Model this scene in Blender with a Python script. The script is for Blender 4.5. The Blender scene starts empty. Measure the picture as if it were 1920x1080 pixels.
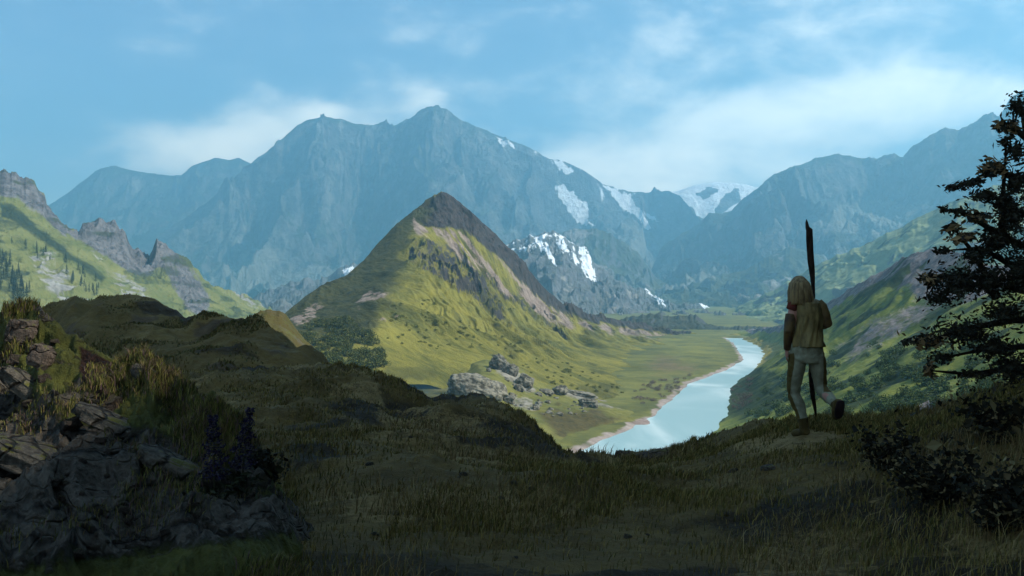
import bpy, bmesh, math, random
import numpy as np
from mathutils import Vector, Matrix

random.seed(7); RNG = np.random.default_rng(7)
F = 1844.0                      # focal length in pixels of the 1920-wide picture
S = bpy.context.scene
COL = S.collection
R = math.radians

# ------------------------------------------------------------------ helpers
def W(px, py, D):
    return Vector((D*(px-960)/F, D, D*(540-py)/F))

_perm = np.random.default_rng(11).permutation(256).astype(np.int32)
_perm = np.concatenate([_perm, _perm, _perm])
_ang = np.random.default_rng(5).random(256)*2*np.pi
_gx, _gy = np.cos(_ang), np.sin(_ang)
def perlin(x, y):
    xi = np.floor(x).astype(np.int64); yi = np.floor(y).astype(np.int64)
    xf = x-xi; yf = y-yi
    u = xf*xf*xf*(xf*(xf*6-15)+10); v = yf*yf*yf*(yf*(yf*6-15)+10)
    def g(i, j, a, b):
        h = _perm[(_perm[(xi+i) & 255] + (yi+j)) & 255]
        return _gx[h]*a + _gy[h]*b
    n00 = g(0,0,xf,yf); n10 = g(1,0,xf-1,yf); n01 = g(0,1,xf,yf-1); n11 = g(1,1,xf-1,yf-1)
    a = n00+u*(n10-n00); b = n01+u*(n11-n01)
    return (a+v*(b-a))*1.45
def fbm(x, y, o=5, gain=.5):
    s = 0; a = 1; t = 0
    for i in range(o):
        s = s+a*perlin(x+17.3*i, y-9.1*i); t += a; a *= gain; x = x*2.03; y = y*2.03
    return s/t
def ridged(x, y, o=5, gain=.5):
    s = 0; a = 1; t = 0; w = 1
    for i in range(o):
        n = 1-np.abs(perlin(x+31.7*i, y+11.9*i)); n = n*n
        s = s+a*n*w; t += a; w = np.clip(n*1.6, 0, 1); a *= gain; x = x*2.07; y = y*2.07
    return s/t
def sstep(a, b, x):
    t = np.clip((x-a)/(b-a), 0, 1); return t*t*(3-2*t)

def inpoly(px, py, poly):
    """points inside a polygon (vectorised)"""
    ins = np.zeros(px.shape, bool); n = len(poly)
    for i in range(n):
        x1, y1 = poly[i]; x2, y2 = poly[(i+1) % n]
        if y1 == y2: continue
        c = ((y1 > py) != (y2 > py)) & (px < (x2-x1)*(py-y1)/(y2-y1)+x1)
        ins ^= c
    return ins
def softpoly(px, py, poly, soft):
    """polygon mask with a soft border (pixels), 0..1"""
    d = np.full(px.shape, 1e9); n = len(poly)
    for i in range(n):
        x1, y1 = poly[i]; x2, y2 = poly[(i+1) % n]
        dx, dy = x2-x1, y2-y1; L = dx*dx+dy*dy+1e-9
        t = np.clip(((px-x1)*dx+(py-y1)*dy)/L, 0, 1)
        d = np.minimum(d, np.hypot(px-x1-t*dx, py-y1-t*dy))
    d = np.where(inpoly(px, py, poly), d, -d)
    return sstep(-soft, soft, d)

def tag(o, label=None, cat=None, group=None, kind=None):
    if label: o['label'] = label
    if cat: o['category'] = cat
    if group: o['group'] = group
    if kind: o['kind'] = kind
    return o

def mesh_np(name, V, Fq, mat, smooth=True, attr=None, parent=None):
    """V (n,3), Fq (m,3|4)"""
    me = bpy.data.meshes.new(name)
    V = np.asarray(V, np.float32); Fq = np.asarray(Fq, np.int32)
    k = Fq.shape[1]
    me.vertices.add(len(V)); me.vertices.foreach_set('co', V.ravel())
    me.loops.add(Fq.size); me.loops.foreach_set('vertex_index', Fq.ravel())
    me.polygons.add(len(Fq)); me.polygons.foreach_set('loop_start', np.arange(0, Fq.size, k, dtype=np.int32))
    me.polygons.foreach_set('use_smooth', np.full(len(Fq), smooth))
    me.update(calc_edges=True); me.validate()
    if attr is not None:
        for an, data in attr.items():
            a = me.color_attributes.new(an, 'FLOAT_COLOR', 'POINT')
            a.data.foreach_set('color', np.asarray(data, np.float32).ravel())
    if mat: me.materials.append(mat)
    o = bpy.data.objects.new(name, me); COL.objects.link(o)
    if parent: o.parent = parent
    return o

def grid_faces(nr, nc):
    i = np.arange(nr-1)[:, None]*nc+np.arange(nc-1)[None, :]
    i = i.ravel()
    return np.stack([i, i+nc, i+nc+1, i+1], 1)

# ------------------------------------------------------------------ node helpers
def new_mat(name):
    m = bpy.data.materials.new(name); m.use_nodes = True
    nt = m.node_tree; nt.nodes.clear()
    out = nt.nodes.new('ShaderNodeOutputMaterial'); b = nt.nodes.new('ShaderNodeBsdfPrincipled')
    nt.links.new(b.outputs[0], out.inputs[0])
    b.inputs['Roughness'].default_value = .9
    b.inputs['Specular IOR Level'].default_value = .15
    return m, nt, b
def c4(c): return (c[0], c[1], c[2], 1)
class N:
    def __init__(s, nt): s.nt = nt
    def new(s, t, **k):
        n = s.nt.nodes.new(t)
        for a, v in k.items(): setattr(n, a, v)
        return n
    def link(s, a, b): s.nt.links.new(a, b)
    def sock(s, inp, v):
        if hasattr(v, 'is_linked') or hasattr(v, 'links'): s.link(v, inp)
        else: inp.default_value = v
    def math(s, op, a, b=0., c=0.):
        n = s.new('ShaderNodeMath', operation=op)
        s.sock(n.inputs[0], a); s.sock(n.inputs[1], b)
        if op in ('MULTIPLY_ADD', 'SMOOTH_MIN', 'COMPARE'): s.sock(n.inputs[2], c)
        return n.outputs[0]
    def map(s, v, a, b, c=0., d=1., smooth=True):
        n = s.new('ShaderNodeMapRange'); n.interpolation_type = 'SMOOTHSTEP' if smooth else 'LINEAR'
        s.sock(n.inputs[0], v)
        for i, q in enumerate((a, b, c, d)): s.sock(n.inputs[i+1], q)
        return n.outputs[0]
    def mix(s, f, a, b):
        n = s.new('ShaderNodeMix', data_type='RGBA')
        s.sock(n.inputs['Factor'], f)
        for k, q in (('A', a), ('B', b)):
            i = [x for x in n.inputs if x.name == k and x.type == 'RGBA'][0]
            if isinstance(q, tuple): i.default_value = c4(q)
            else: s.link(q, i)
        return [x for x in n.outputs if x.type == 'RGBA'][0]
    def noise(s, vec, scale, detail=5, rough=.55, dist=0.):
        n = s.new('ShaderNodeTexNoise'); s.link(vec, n.inputs['Vector'])
        n.inputs['Scale'].default_value = scale; n.inputs['Detail'].default_value = detail
        n.inputs['Roughness'].default_value = rough; n.inputs['Distortion'].default_value = dist
        return n.outputs['Fac']
    def mapping(s, vec, scale=(1,1,1), rot=(0,0,0)):
        n = s.new('ShaderNodeMapping'); s.link(vec, n.inputs[0])
        n.inputs['Scale'].default_value = scale; n.inputs['Rotation'].default_value = rot
        return n.outputs[0]
    def bump(s, h, dist, strength=1., nrm=None):
        n = s.new('ShaderNodeBump'); s.sock(n.inputs['Height'], h)
        n.inputs['Distance'].default_value = dist; n.inputs['Strength'].default_value = strength
        if nrm: s.link(nrm, n.inputs['Normal'])
        return n.outputs[0]

def terrain_mat(name, base, rock, third, fourth, s1, s2, bump, edge=.5, stretch=(1,1,1), rot=(0,0,0), crack=0., w=.18):
    """base/rock/third/fourth are (dark, light) albedo pairs; masks R, G, B of attribute mk say where each lies"""
    m, nt, b = new_mat(name); n = N(nt)
    tc = n.new('ShaderNodeTexCoord').outputs['Object']
    tm = n.mapping(n.mapping(tc, (1,1,1), rot), stretch)
    n1 = n.noise(tm, s1, 6, .6); n2 = n.noise(tm, s2, 8, .65); n3 = n.noise(tc, s2*4.1, 6, .7)
    at = n.new('ShaderNodeAttribute', attribute_name='mk')
    sp = n.new('ShaderNodeSeparateColor'); n.link(at.outputs['Color'], sp.inputs[0])
    t = n.math('MULTIPLY_ADD', n2, .6, n.math('MULTIPLY', n3, .4))
    colb = n.mix(n.map(n.math('MULTIPLY_ADD', n1, .5, n.math('MULTIPLY', t, .5)), .36, .64), base[0], base[1])
    colr = n.mix(n.map(t, .36, .66), rock[0], rock[1])
    col3 = n.mix(n.map(t, .36, .64), third[0], third[1])
    col4 = n.mix(n.map(t, .38, .62), fourth[0], fourth[1])
    def fac(ch):
        v = n.math('MULTIPLY_ADD', n.math('SUBTRACT', t, .5), edge*3.2, sp.outputs[ch])
        return n.map(v, .5-w, .5+w)
    col = n.mix(fac(0), colb, colr); col = n.mix(fac(2), col, col4); col = n.mix(fac(1), col, col3)
    n.link(col, b.inputs['Base Color'])
    h = n.math('MULTIPLY_ADD', n3, .45, n2)
    if crack:       # split, angular rock faces where the rock mask is
        wv = n.new('ShaderNodeVectorMath', operation='MULTIPLY_ADD'); nn = n.new('ShaderNodeTexNoise'); n.link(tc, nn.inputs['Vector']); nn.inputs['Scale'].default_value = crack*1.4
        n.link(nn.outputs['Color'], wv.inputs[0]); wv.inputs[1].default_value = (.5/crack,)*3; n.link(tc, wv.inputs[2])
        hh = None
        for k, sc_ in ((1, crack), (2, crack*2.7)):
            v = n.new('ShaderNodeTexVoronoi'); n.link(n.mapping(wv.outputs[0], (.7,1,1.9), (0,R(-32),0)), v.inputs['Vector']); v.inputs['Scale'].default_value = sc_
            e = n.new('ShaderNodeTexVoronoi', feature='DISTANCE_TO_EDGE'); n.link(n.mapping(wv.outputs[0], (.7,1,1.9), (0,R(-32),0)), e.inputs['Vector']); e.inputs['Scale'].default_value = sc_
            cd = n.new('ShaderNodeSeparateColor'); n.link(v.outputs['Color'], cd.inputs[0])
            q = n.math('MULTIPLY', n.math('ADD', cd.outputs[0], n.map(e.outputs['Distance'], 0, .07)), .9/k)
            hh = q if hh is None else n.math('ADD', hh, q)
            if k == 1: col = n.mix(n.math('MULTIPLY', n.map(e.outputs['Distance'], .045, 0, 0, .8), fac(0)), col, (.008,.007,.006))
        n.link(col, b.inputs['Base Color'])
        h = n.math('MULTIPLY_ADD', n.math('MULTIPLY', hh, fac(0)), 1.3, h)
    n.link(n.bump(h, bump), b.inputs['Normal'])
    return m

# ------------------------------------------------------------------ terrain sheets
def interp_curve(pts, xs):
    p = np.array(sorted(pts), float)
    return np.interp(xs, p[:, 0], p[:, 1]), np.interp(xs, p[:, 0], p[:, 2])
def smooth1(a, k):
    if k < 1: return a
    ker = np.hanning(2*k+3)[1:-1]; ker /= ker.sum()
    return np.convolve(np.pad(a, k, mode='edge'), ker, 'valid')
def pchip(K, segs):
    """K (n,nx) node values; segs rows per segment; returns rows"""
    d = np.diff(K, axis=0); m = np.zeros_like(K)
    m[0] = d[0]; m[-1] = d[-1]
    for i in range(1, len(K)-1):
        a, b = d[i-1], d[i]
        m[i] = np.where(a*b > 0, 2*a*b/(a+b+1e-12*np.sign(a+b+1e-30)), 0)
    out = []
    for i, n in enumerate(segs):
        for t in np.arange(n)/n:
            t2, t3 = t*t, t**3
            out.append((2*t3-3*t2+1)*K[i]+(t3-2*t2+t)*m[i]+(-2*t3+3*t2)*K[i+1]+(t3-t2)*m[i+1])
    out.append(K[-1]); return np.array(out)

SHEETS = {}
class Sheet: pass
def sheet(name, x0, x1, nx, curves, segs, mat, disp, mask, back=(1.12, -60), jag=(0, 30), smoothk=None, key=None, kind='structure', ridge_i=1):
    """curves run from the skyline to the foot; a back side is added behind the skyline"""
    xs = np.linspace(x0, x1, nx)
    sc = nx/(x1-x0)
    smoothk = [3]+[14]*(len(curves)-1) if smoothk is None else smoothk
    D, Z = [], []
    for i, c in enumerate(curves):
        py, d = interp_curve(c, xs)
        py = smooth1(py, int(smoothk[i]*sc)); d = smooth1(d, int(max(smoothk[i], 12)*sc))
        if i == 0 and jag[0]: py = py-jag[0]*(ridged(xs/jag[1], xs*0+3.3, 5, .55)-.5)*1.6
        D.append(d); Z.append((540-py)*d/F)
    D.insert(0, D[0]*back[0]); Z.insert(0, Z[0]+back[1])
    D = pchip(np.array(D), segs); Z = pchip(np.array(Z), segs)
    v = np.concatenate([np.arange(n)/n+i for i, n in enumerate(segs)]+[[len(segs)]])-1     # 0 at skyline
    X = D*(xs[None]-960)/F
    V = np.broadcast_to(v[:, None], D.shape); U = np.broadcast_to(xs[None], D.shape)
    s = Sheet(); s.U, s.V, s.X, s.Y, s.Z = U, V, X, D, Z
    dz = disp(s); s.Z = Z+dz
    s.PX = U; s.PY = 540-s.Z*F/s.Y
    finish_sheet(s, name, mat, mask, kind)
    SHEETS[key or name] = s
    return s
def finish_sheet(s, name, mat, mask, kind='structure'):
    P = np.stack([s.X, s.Y, s.Z], -1)
    gu = np.gradient(P, axis=1); gv = np.gradient(P, axis=0)
    nrm = np.cross(gv, gu); nrm /= np.linalg.norm(nrm, axis=-1, keepdims=True)+1e-12
    nrm *= np.sign(nrm[..., 2:3]+1e-9)
    s.N = nrm; s.slope = 1-nrm[..., 2]
    s.P = P
    mk = np.zeros(s.X.shape+(4,)); mk[..., 3] = 1
    r = mask(s)
    for i, q in enumerate(r): mk[..., i] = np.clip(q, -1, 2)
    s.mk = mk
    s.obj = mesh_np(name, P.reshape(-1, 3), grid_faces(*s.X.shape), mat, attr={'mk': mk.reshape(-1, 4)})
    s.obj['kind'] = kind
def at(key, px, py, vmin=0.0):
    """point of a sheet that is seen at a pixel"""
    s = SHEETS[key]
    d = (s.PX-px)**2+(s.PY-py)**2+np.where(s.V < vmin, 1e9, 0)
    i = np.argmin(d)
    return Vector(s.P.reshape(-1, 3)[i]), Vector(s.N.reshape(-1, 3)[i])

# ================================================================== CAMERA, SUN, SKY
cam = bpy.data.cameras.new('camera'); co = bpy.data.objects.new('camera', cam); COL.objects.link(co)
cam.sensor_width = 36; cam.lens = F/1920*36; cam.clip_start = .05; cam.clip_end = 40000
co.rotation_euler = (R(90), 0, 0); S.camera = co

SUNV = Vector((.70, -.20, .67)).normalized()
sun = bpy.data.lights.new('sun', 'SUN'); sun.energy = 5; sun.angle = R(.5); sun.color = (1, .93, .80)
so = bpy.data.objects.new('sun', sun); COL.objects.link(so)
so.rotation_euler = SUNV.to_track_quat('Z', 'Y').to_euler()

w = bpy.data.worlds.new('World'); S.world = w; w.use_nodes = True
nt = w.node_tree; nt.nodes.clear(); n = N(nt)
sky = n.new('ShaderNodeTexSky', sky_type='NISHITA'); sky.sun_disc = False
sky.sun_elevation = math.asin(SUNV.z); sky.sun_rotation = math.atan2(SUNV.x, SUNV.y)
sky.altitude = 800; sky.air_density = 1.2; sky.dust_density = .6; sky.ozone_density = 2.2
tc = n.new('ShaderNodeTexCoord').outputs['Generated']
def dirblob(px, py, rx, ry):
    """soft patch of cloud round one direction of the sky"""
    v = Vector(((px-960)/F, 1, (540-py)/F)).normalized()
    sub = n.new('ShaderNodeVectorMath', operation='SUBTRACT'); n.link(tc, sub.inputs[0]); sub.inputs[1].default_value = v
    mp = n.mapping(sub.outputs[0], (F/rx, F/rx, F/ry))
    ln = n.new('ShaderNodeVectorMath', operation='LENGTH'); n.link(mp, ln.inputs[0])
    return n.map(ln.outputs['Value'], 1, 0)
cl1 = n.noise(n.mapping(tc, (1, 1, 1.7), (0, R(-10), 0)), 5.0, 9, .54, .35)
cl2 = n.noise(n.mapping(tc, (1, 1, 2.0), (0, R(14), 0)), 13, 8, .58, .3)
nz = n.math('MULTIPLY_ADD', cl1, .62, n.math('MULTIPLY', cl2, .38))
bl = 0.
for (px, py, rx, ry, k) in ((440,250,330,110,.25), (1750,190,560,85,.25), (1250,300,620,110,.22), (1420,230,300,90,.16), (600,215,70,40,.22), (250,290,300,80,.10), (805,190,90,60,.12), (330,190,190,70,-.25),(960,160,300,60,.02)):
    bl = n.math('MULTIPLY_ADD', dirblob(px, py, rx, ry), k, bl)
cloud = n.map(n.math('ADD', nz, bl), .47, .86)
thin = n.map(n.math('ADD', nz, bl), .38, .75, 0., .35)
ms = n.new('ShaderNodeMix', data_type='RGBA', blend_type='MULTIPLY'); ms.inputs[0].default_value = 1
mi = [x for x in ms.inputs if x.type == 'RGBA']; n.link(sky.outputs[0], mi[0]); mi[1].default_value = (.82, .98, 1.06, 1)
skyc = [x for x in ms.outputs if x.type == 'RGBA'][0]
colr = n.mix(thin, skyc, (8,9.2,10)); colr = n.mix(cloud, colr, (17.8,16.6,13.9))
bg = n.new('ShaderNodeBackground'); bg.inputs[1].default_value = .076; n.link(colr, bg.inputs[0])
wo = n.new('ShaderNodeOutputWorld'); n.link(bg.outputs[0], wo.inputs[0])

# ================================================================== HAZE
def box(name, a, b, mat):
    V = [(x, y, z) for x in (a[0], b[0]) for y in (a[1], b[1]) for z in (a[2], b[2])]
    Fq = [(0,1,3,2), (4,6,7,5), (0,4,5,1), (2,3,7,6), (0,2,6,4), (1,5,7,3)]
    return mesh_np(name, V, Fq, mat, smooth=False)
hm = bpy.data.materials.new('haze_air'); hm.use_nodes = True; nt = hm.node_tree; nt.nodes.clear()
ho = nt.nodes.new('ShaderNodeOutputMaterial'); pv = nt.nodes.new('ShaderNodeVolumePrincipled')
pv.inputs['Color'].default_value = (.34, .73, .97, 1); pv.inputs['Density'].default_value = .000175
pv.inputs['Anisotropy'].default_value = .5
nt.links.new(pv.outputs[0], ho.inputs['Volume'])
hz = box('haze', (-6900, -700, -71), (6900, 9300, 1560), hm); hz['kind'] = 'stuff'

# ================================================================== FAR MOUNTAINS
GREENB = ((.018,.030,.012), (.055,.075,.028))
ROCKB = ((.03,.032,.036), (.13,.13,.135))
SNOW = ((.62,.66,.72), (.82,.84,.86))
SCREE = ((.10,.095,.088), (.24,.22,.20))
mat_far = terrain_mat('far_mountain_ground', ((.012,.020,.014),(.06,.07,.04)), ((.018,.021,.024),(.15,.15,.145)), SNOW, ((.10,.105,.09),(.22,.22,.19)), .0035, .011, 45, .55, w=.3)

def mdisp(L, amp, anis=2.6, rid=0.5, ramp=.5, warp=.5):
    def f(s):
        wx = fbm(s.X/(L*1.6)+5, s.Y/(L*2), 3)*warp+fbm(s.X/(L*.9)+3, s.Z/(L*.7), 4)*warp*.9; wy = fbm(s.X/(L*2)-8, s.Y/(L*2)+4, 3)*warp
        g = ridged(s.X/L+wx*1.2, s.Y/(L*anis)+wy, 6, .52)-.5
        h = fbm(s.X/(L*.35)+wx, s.Y/(L*.5), 5, .55)
        a = np.clip(sstep(0, ramp, s.V), 0, 1)
        a = np.where(s.V < 0, .15*sstep(0, ramp, -s.V), a)
        return amp*a*((g-.2)*1.35+h*.42)+amp*.012*h
    return f

# far left double summit, 8.2 km
sheet('mountain', 20, 640, 420,
  [[(-60,470,8200),(90,385,8200),(130,362,8200),(180,320,8200),(215,313,8200),(250,319,8200),(290,328,8200),(340,330,8200),(360,312,8200),(405,295,8200),(430,301,8200),(448,296,8200),(470,306,8200),(560,380,8200),(640,420,8200)],
   [(-60,500,7500),(200,400,7300),(420,400,7200),(640,480,7400)],
   [(-60,565,6200),(640,565,6200)]],
  [14, 90, 90], mat_far, mdisp(520, 190), lambda s: (sstep(.28,.5,s.slope+.12*fbm(s.X/300,s.Y/300,4)), 0*s.X-.6, sstep(.1,.5,fbm(s.X/240,s.Y/700+3,4))*.5), back=(1.08,-500), jag=(2.5,60), key='far_left')

# the big massif, 6.6 km
big_snow = [[(1040,345),(1062,352),(1080,368),(1098,385),(1100,410),(1118,424),(1085,418),(1062,395),(1048,370)],
            [(1132,348),(1150,354),(1178,365),(1186,380),(1200,396),(1215,412),(1222,432),(1208,424),(1192,408),(1168,388),(1146,368)],
            [(1030,299),(1052,302),(1075,320),(1062,330)], [(930,258),(960,268),(968,280),(945,272)],[(1205,392),(1220,400),(1232,416),(1220,412)]]
def big_mask(s):
    x = s.PX+9*fbm(s.X/90, s.Y/90, 4); y = s.PY+9*fbm(s.X/90+7, s.Y/90, 4)
    g = 0*s.X-.7
    for p in big_snow: g = np.maximum(g, softpoly(x+7*fbm(s.X/40,s.Z/40,4), y+7*fbm(s.X/40+9,s.Z/40,4), p, 8)*2.5-.75)
    east = sstep(880, 1040, s.PX)
    g = np.maximum(g, east*sstep(60,20,s.PY-interp_curve(BIGR, s.PX[0])[0][None])*sstep(.05,.4,fbm(s.X/110,s.Y/110,5))*1.1-.35)
    rock = sstep(.30,.52,s.slope+.16*fbm(s.X/260,s.Y/260,4)+.16*east)
    scree_mist = softpoly(x, y, [(385,520),(450,470),(520,452),(545,470),(500,560),(400,560)], 25)*.75+softpoly(x,y,[(1120,430),(1260,440),(1250,470),(1180,480)],18)*.8
    scree_mist = np.maximum(scree_mist, sstep(1.5,2.4,s.V+.6*fbm(s.X/500,s.Y/900,4))*.75)  # pale talus at the foot, also standing in for valley mist
    scree_mist = np.maximum(scree_mist, .45*sstep(.1,.5,ridged(s.X/160,s.Y/900,4)-.35))
    return rock, g, scree_mist
BIGR = [(180,520,6600),(260,462,6600),(330,420,6600),(400,370,6600),(440,335,6600),(480,300,6600),(520,270,6600),(555,236,6600),(575,225,6600),(610,220,6600),(640,224,6600),(660,231,6650),(700,235,6800),(740,236,6800),(770,221,6600),(792,211,6560),(808,206,6540),(832,206,6520),(848,213,6510),(870,228,6500),(900,240,6500),(940,257,6500),(980,270,6500),(1010,286,6500),(1030,298,6500),(1060,302,6550),(1090,318,6650),(1130,345,6800),(1180,360,7000),(1230,362,7000),(1275,366,6800),(1300,400,6600),(1330,425,6500),(1360,430,6700),(1420,450,6700)]
sheet('mountain', 170, 1420, 900,
  [BIGR,
   [(180,535,6200),(400,420,6250),(520,345,6200),(600,310,6050),(700,330,6250),(800,300,5950),(900,330,6050),(1000,370,6200),(1060,400,6500),(1150,400,6700),(1250,420,6850),(1420,450,6500)],
   [(180,552,5700),(400,490,5700),(560,450,5500),(700,450,5700),(820,440,5300),(950,450,5500),(1060,450,5900),(1200,455,6000),(1420,480,5900)],
   [(180,562,4900),(700,562,4900),(1420,562,4900)]],
  [14, 110, 90, 60], mat_far, mdisp(620, 330, 2.6), big_mask, back=(1.07,-500), jag=(2.5,45), key='massif')

# snow dome, 8 km
def dome_mask(s):
    x = s.PX+6*fbm(s.X/70, s.Y/70, 4); y = s.PY+6*fbm(s.X/70+7, s.Y/70, 4)
    r = np.maximum.reduce([softpoly(x,y,[(1305,362),(1330,350),(1348,356),(1335,368),(1318,374)],4), softpoly(x,y,[(1340,392),(1362,362),(1385,352),(1388,378),(1365,390),(1345,405)],4)])
    return r, 2.0-3.2*r, 0*s.X-.6
sheet('snowfield', 1262, 1520, 200,
  [[(1240,366,7350),(1270,358,7350),(1300,347,7330),(1340,341,7320),(1380,343,7320),(1425,352,7320),(1520,380,7320)],
   [(1240,396,6990),(1340,384,6960),(1520,420,6960)], [(1240,450,6900),(1520,460,6880)]],
  [10, 70, 40], mat_far, mdisp(300, 30), dome_mask, back=(1.05,-300), jag=(1.5,60), key='dome')

# right massif, 5.4 km
RR = [(1215,520,5600),(1240,462,5600),(1270,445,5600),(1310,420,5550),(1330,400,5500),(1370,398,5500),(1392,374,5500),(1425,352,5400),(1450,326,5400),(1500,309,5400),(1540,293,5400),(1570,289,5400),(1610,296,5500),(1650,301,5500),(1693,298,5450),(1708,276,5300),(1740,258,5200),(1760,246,5200),(1772,238,5200),(1798,245,5200),(1825,230,5200),(1860,212,5150),(1872,221,5150),(1893,186,5100),(1905,178,5100),(1960,150,5000),(2100,140,5000),(2300,200,5000)]
def right_mask(s):
    x = s.PX+10*fbm(s.X/70, s.Y/70, 4); y = s.PY+10*fbm(s.X/70+7, s.Y/70, 4)
    sc = softpoly(x,y,[(1525,418),(1580,385),(1640,372),(1700,385),(1745,378),(1690,425),(1630,445),(1560,430)],8)*1.4-.2
    rock = sstep(.25,.45,s.slope+.2*fbm(s.X/220,s.Y/220,4)+.15*sstep(1680,1760,s.PX))
    sc = np.maximum(sc, sstep(1.6,2.4,s.V+.7*fbm(s.X/400,s.Y/700,4))*.7)  # talus paler towards the base, with the mist painted into it
    sn = softpoly(x,y,[(1795,340),(1830,325),(1850,345),(1815,360)],6)*.9-.4
    return rock, sn, sc
sheet('mountain', 1215, 2300, 760,
  [RR,
   [(1215,540,5200),(1300,470,5100),(1400,430,4900),(1500,390,4800),(1560,370,4900),(1640,385,5050),(1720,385,4900),(1800,340,4650),(1900,300,4600),(2300,320,4500)],
   [(1215,556,4600),(1400,500,4300),(1560,450,4400),(1660,450,4300),(1800,430,4100),(2300,400,3900)],
   [(1215,565,3700),(2300,565,3500)]],
  [12, 110, 80, 50], mat_far, mdisp(420, 220, 2.2), right_mask, back=(1.07,-400), jag=(3.5,40), key='right_massif')

# lower spurs in the cirque
mat_spur = terrain_mat('spur_ground', ((.02,.03,.018),(.075,.08,.045)), ROCKB, SNOW, SCREE, .006, .02, 16, .5)
spur_mask = lambda s: (sstep(.3,.5,s.slope+.2*fbm(s.X/150,s.Y/150,4)), 0*s.X-.6, sstep(.15,.4,fbm(s.X/120,s.Y/200,4))*.9)
sheet('hills', 1000, 1290, 240,
  [[(1000,470,4400),(1045,440,4400),(1085,428,4400),(1130,431,4400),(1165,450,4400),(1200,478,4400),(1230,520,4400),(1290,560,4400)],
   [(1000,520,4000),(1130,500,3900),(1290,565,4000)], [(1000,568,3300),(1290,572,3300)]],
  [10, 60, 40], mat_spur, mdisp(180, 60), spur_mask, back=(1.06,-200), jag=(5,30), key='spur_a')
sheet('hills', 1180, 1720, 340,
  [[(1180,560,3900),(1260,545,3900),(1330,520,3900),(1400,505,3900),(1440,482,3900),(1475,466,3900),(1505,466,3900),(1540,482,3900),(1580,505,3900),(1720,540,3900)],
   [(1180,567,3600),(1340,545,3600),(1480,515,3500),(1720,560,3500)], [(1180,573,2900),(1720,575,2900)]],
  [10, 70, 40], mat_spur, mdisp(170, 50), spur_mask, back=(1.06,-200), jag=(6,34), key='spur_b')

# snow-dusted rock mountain, 2.9 km
mat_grey = terrain_mat('grey_mountain_ground', ((.05,.055,.055),(.13,.13,.12)), ((.04,.042,.048),(.16,.16,.17)), SNOW, SCREE, .012, .03, 9, .75, w=.10)
def grey_mask(s):
    x = s.PX; y = s.PY
    hi = sstep(560,440,y)
    pat = ridged(s.X/26+fbm(s.X/40,s.Y/40,3), s.Y/60, 5)-.10+.35*fbm(s.X/90,s.Y/200,3)
    g = sstep(.36,.66,pat)*hi*.95-.28
    g = np.maximum(g, softpoly(x+6*fbm(s.X/30,s.Y/30,3),y,[(1030,440),(1050,436),(1072,470),(1112,505),(1108,520),(1060,480)],8)*1.15*(.25+sstep(-.25,.25,fbm(s.X/14,s.Z/22,5)))-.3)
    for p in ([(1085,455),(1100,462),(1112,500),(1118,528),(1100,520),(1088,480)], [(1205,540),(1222,544),(1232,556),(1215,552)], [(1228,556),(1243,562),(1250,575),(1236,570)], [(1308,568),(1325,571),(1335,582),(1318,578)], [(1000,446),(1020,440),(1032,470),(1044,500),(1025,480)]):
        g = np.maximum(g, softpoly(x+5*fbm(s.X/20,s.Z/20,3),y+5*fbm(s.X/20+5,s.Z/20,3),p,4)*1.5*(.4+sstep(-.3,.2,fbm(s.X/12,s.Z/12,4)))-.3)
    return sstep(.2,.4,s.slope+.2*fbm(s.X/90,s.Y/90,4)), g, sstep(.1,.4,fbm(s.X/100,s.Y/100,4))*.6
sheet('mountain', 840, 1430, 560,
  [[(840,520,2900),(900,475,2900),(960,453,2900),(1000,441,2900),(1040,433,2900),(1058,443,2900),(1080,461,2900),(1100,465,2900),(1112,492,2900),(1150,520,2900),(1180,536,2900),(1215,544,2900),(1240,562,2900),(1270,573,2900),(1302,567,2900),(1322,571,2900),(1350,581,2900),(1390,601,2900),(1430,618,2900)],
   [(840,540,2650),(960,500,2600),(1045,500,2500),(1120,540,2500),(1200,570,2550),(1300,588,2600),(1430,618,2650)],
   [(840,585,2200),(1430,590,2200)], [(840,620,1900),(1430,620,1900)]],
  [10, 90, 60, 20], mat_grey, mdisp(90, 36, 2.2), grey_mask, back=(1.05,-150), jag=(6,26), key='snow_peak')
# little peaks behind the left saddle
sheet('mountain', 430, 760, 300,
  [[(430,585,3300),(490,548,3300),(520,540,3300),(545,528,3300),(575,522,3300),(600,524,3300),(640,503,3300),(662,494,3300),(700,500,3300),(760,540,3300)],
   [(430,588,3000),(560,550,3000),(660,530,3000),(760,560,3000)], [(430,600,2400),(760,600,2400)]],
  [10, 60, 30], mat_grey, mdisp(110, 45, 2.0), lambda s: (sstep(.2,.4,s.slope), softpoly(s.PX+5*fbm(s.X/30,s.Y/30,3),s.PY,[(640,505),(662,496),(668,505),(645,520)],4)-.3, 0*s.X), back=(1.05,-150), jag=(6,26), key='little_peaks')
sheet('hills', 470, 600, 120,
  [[(470,590,2300),(490,580,2300),(528,559,2300),(548,572,2300),(600,590,2300)],[(470,594,2150),(530,580,2100),(600,594,2150)],[(470,610,1800),(600,610,1800)]],
  [8,30,16], mat_grey, mdisp(70,16), lambda s:(sstep(.2,.4,s.slope), 0*s.X-.6, 0*s.X), back=(1.05,-80), jag=(3,20), key='little_cone')

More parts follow.
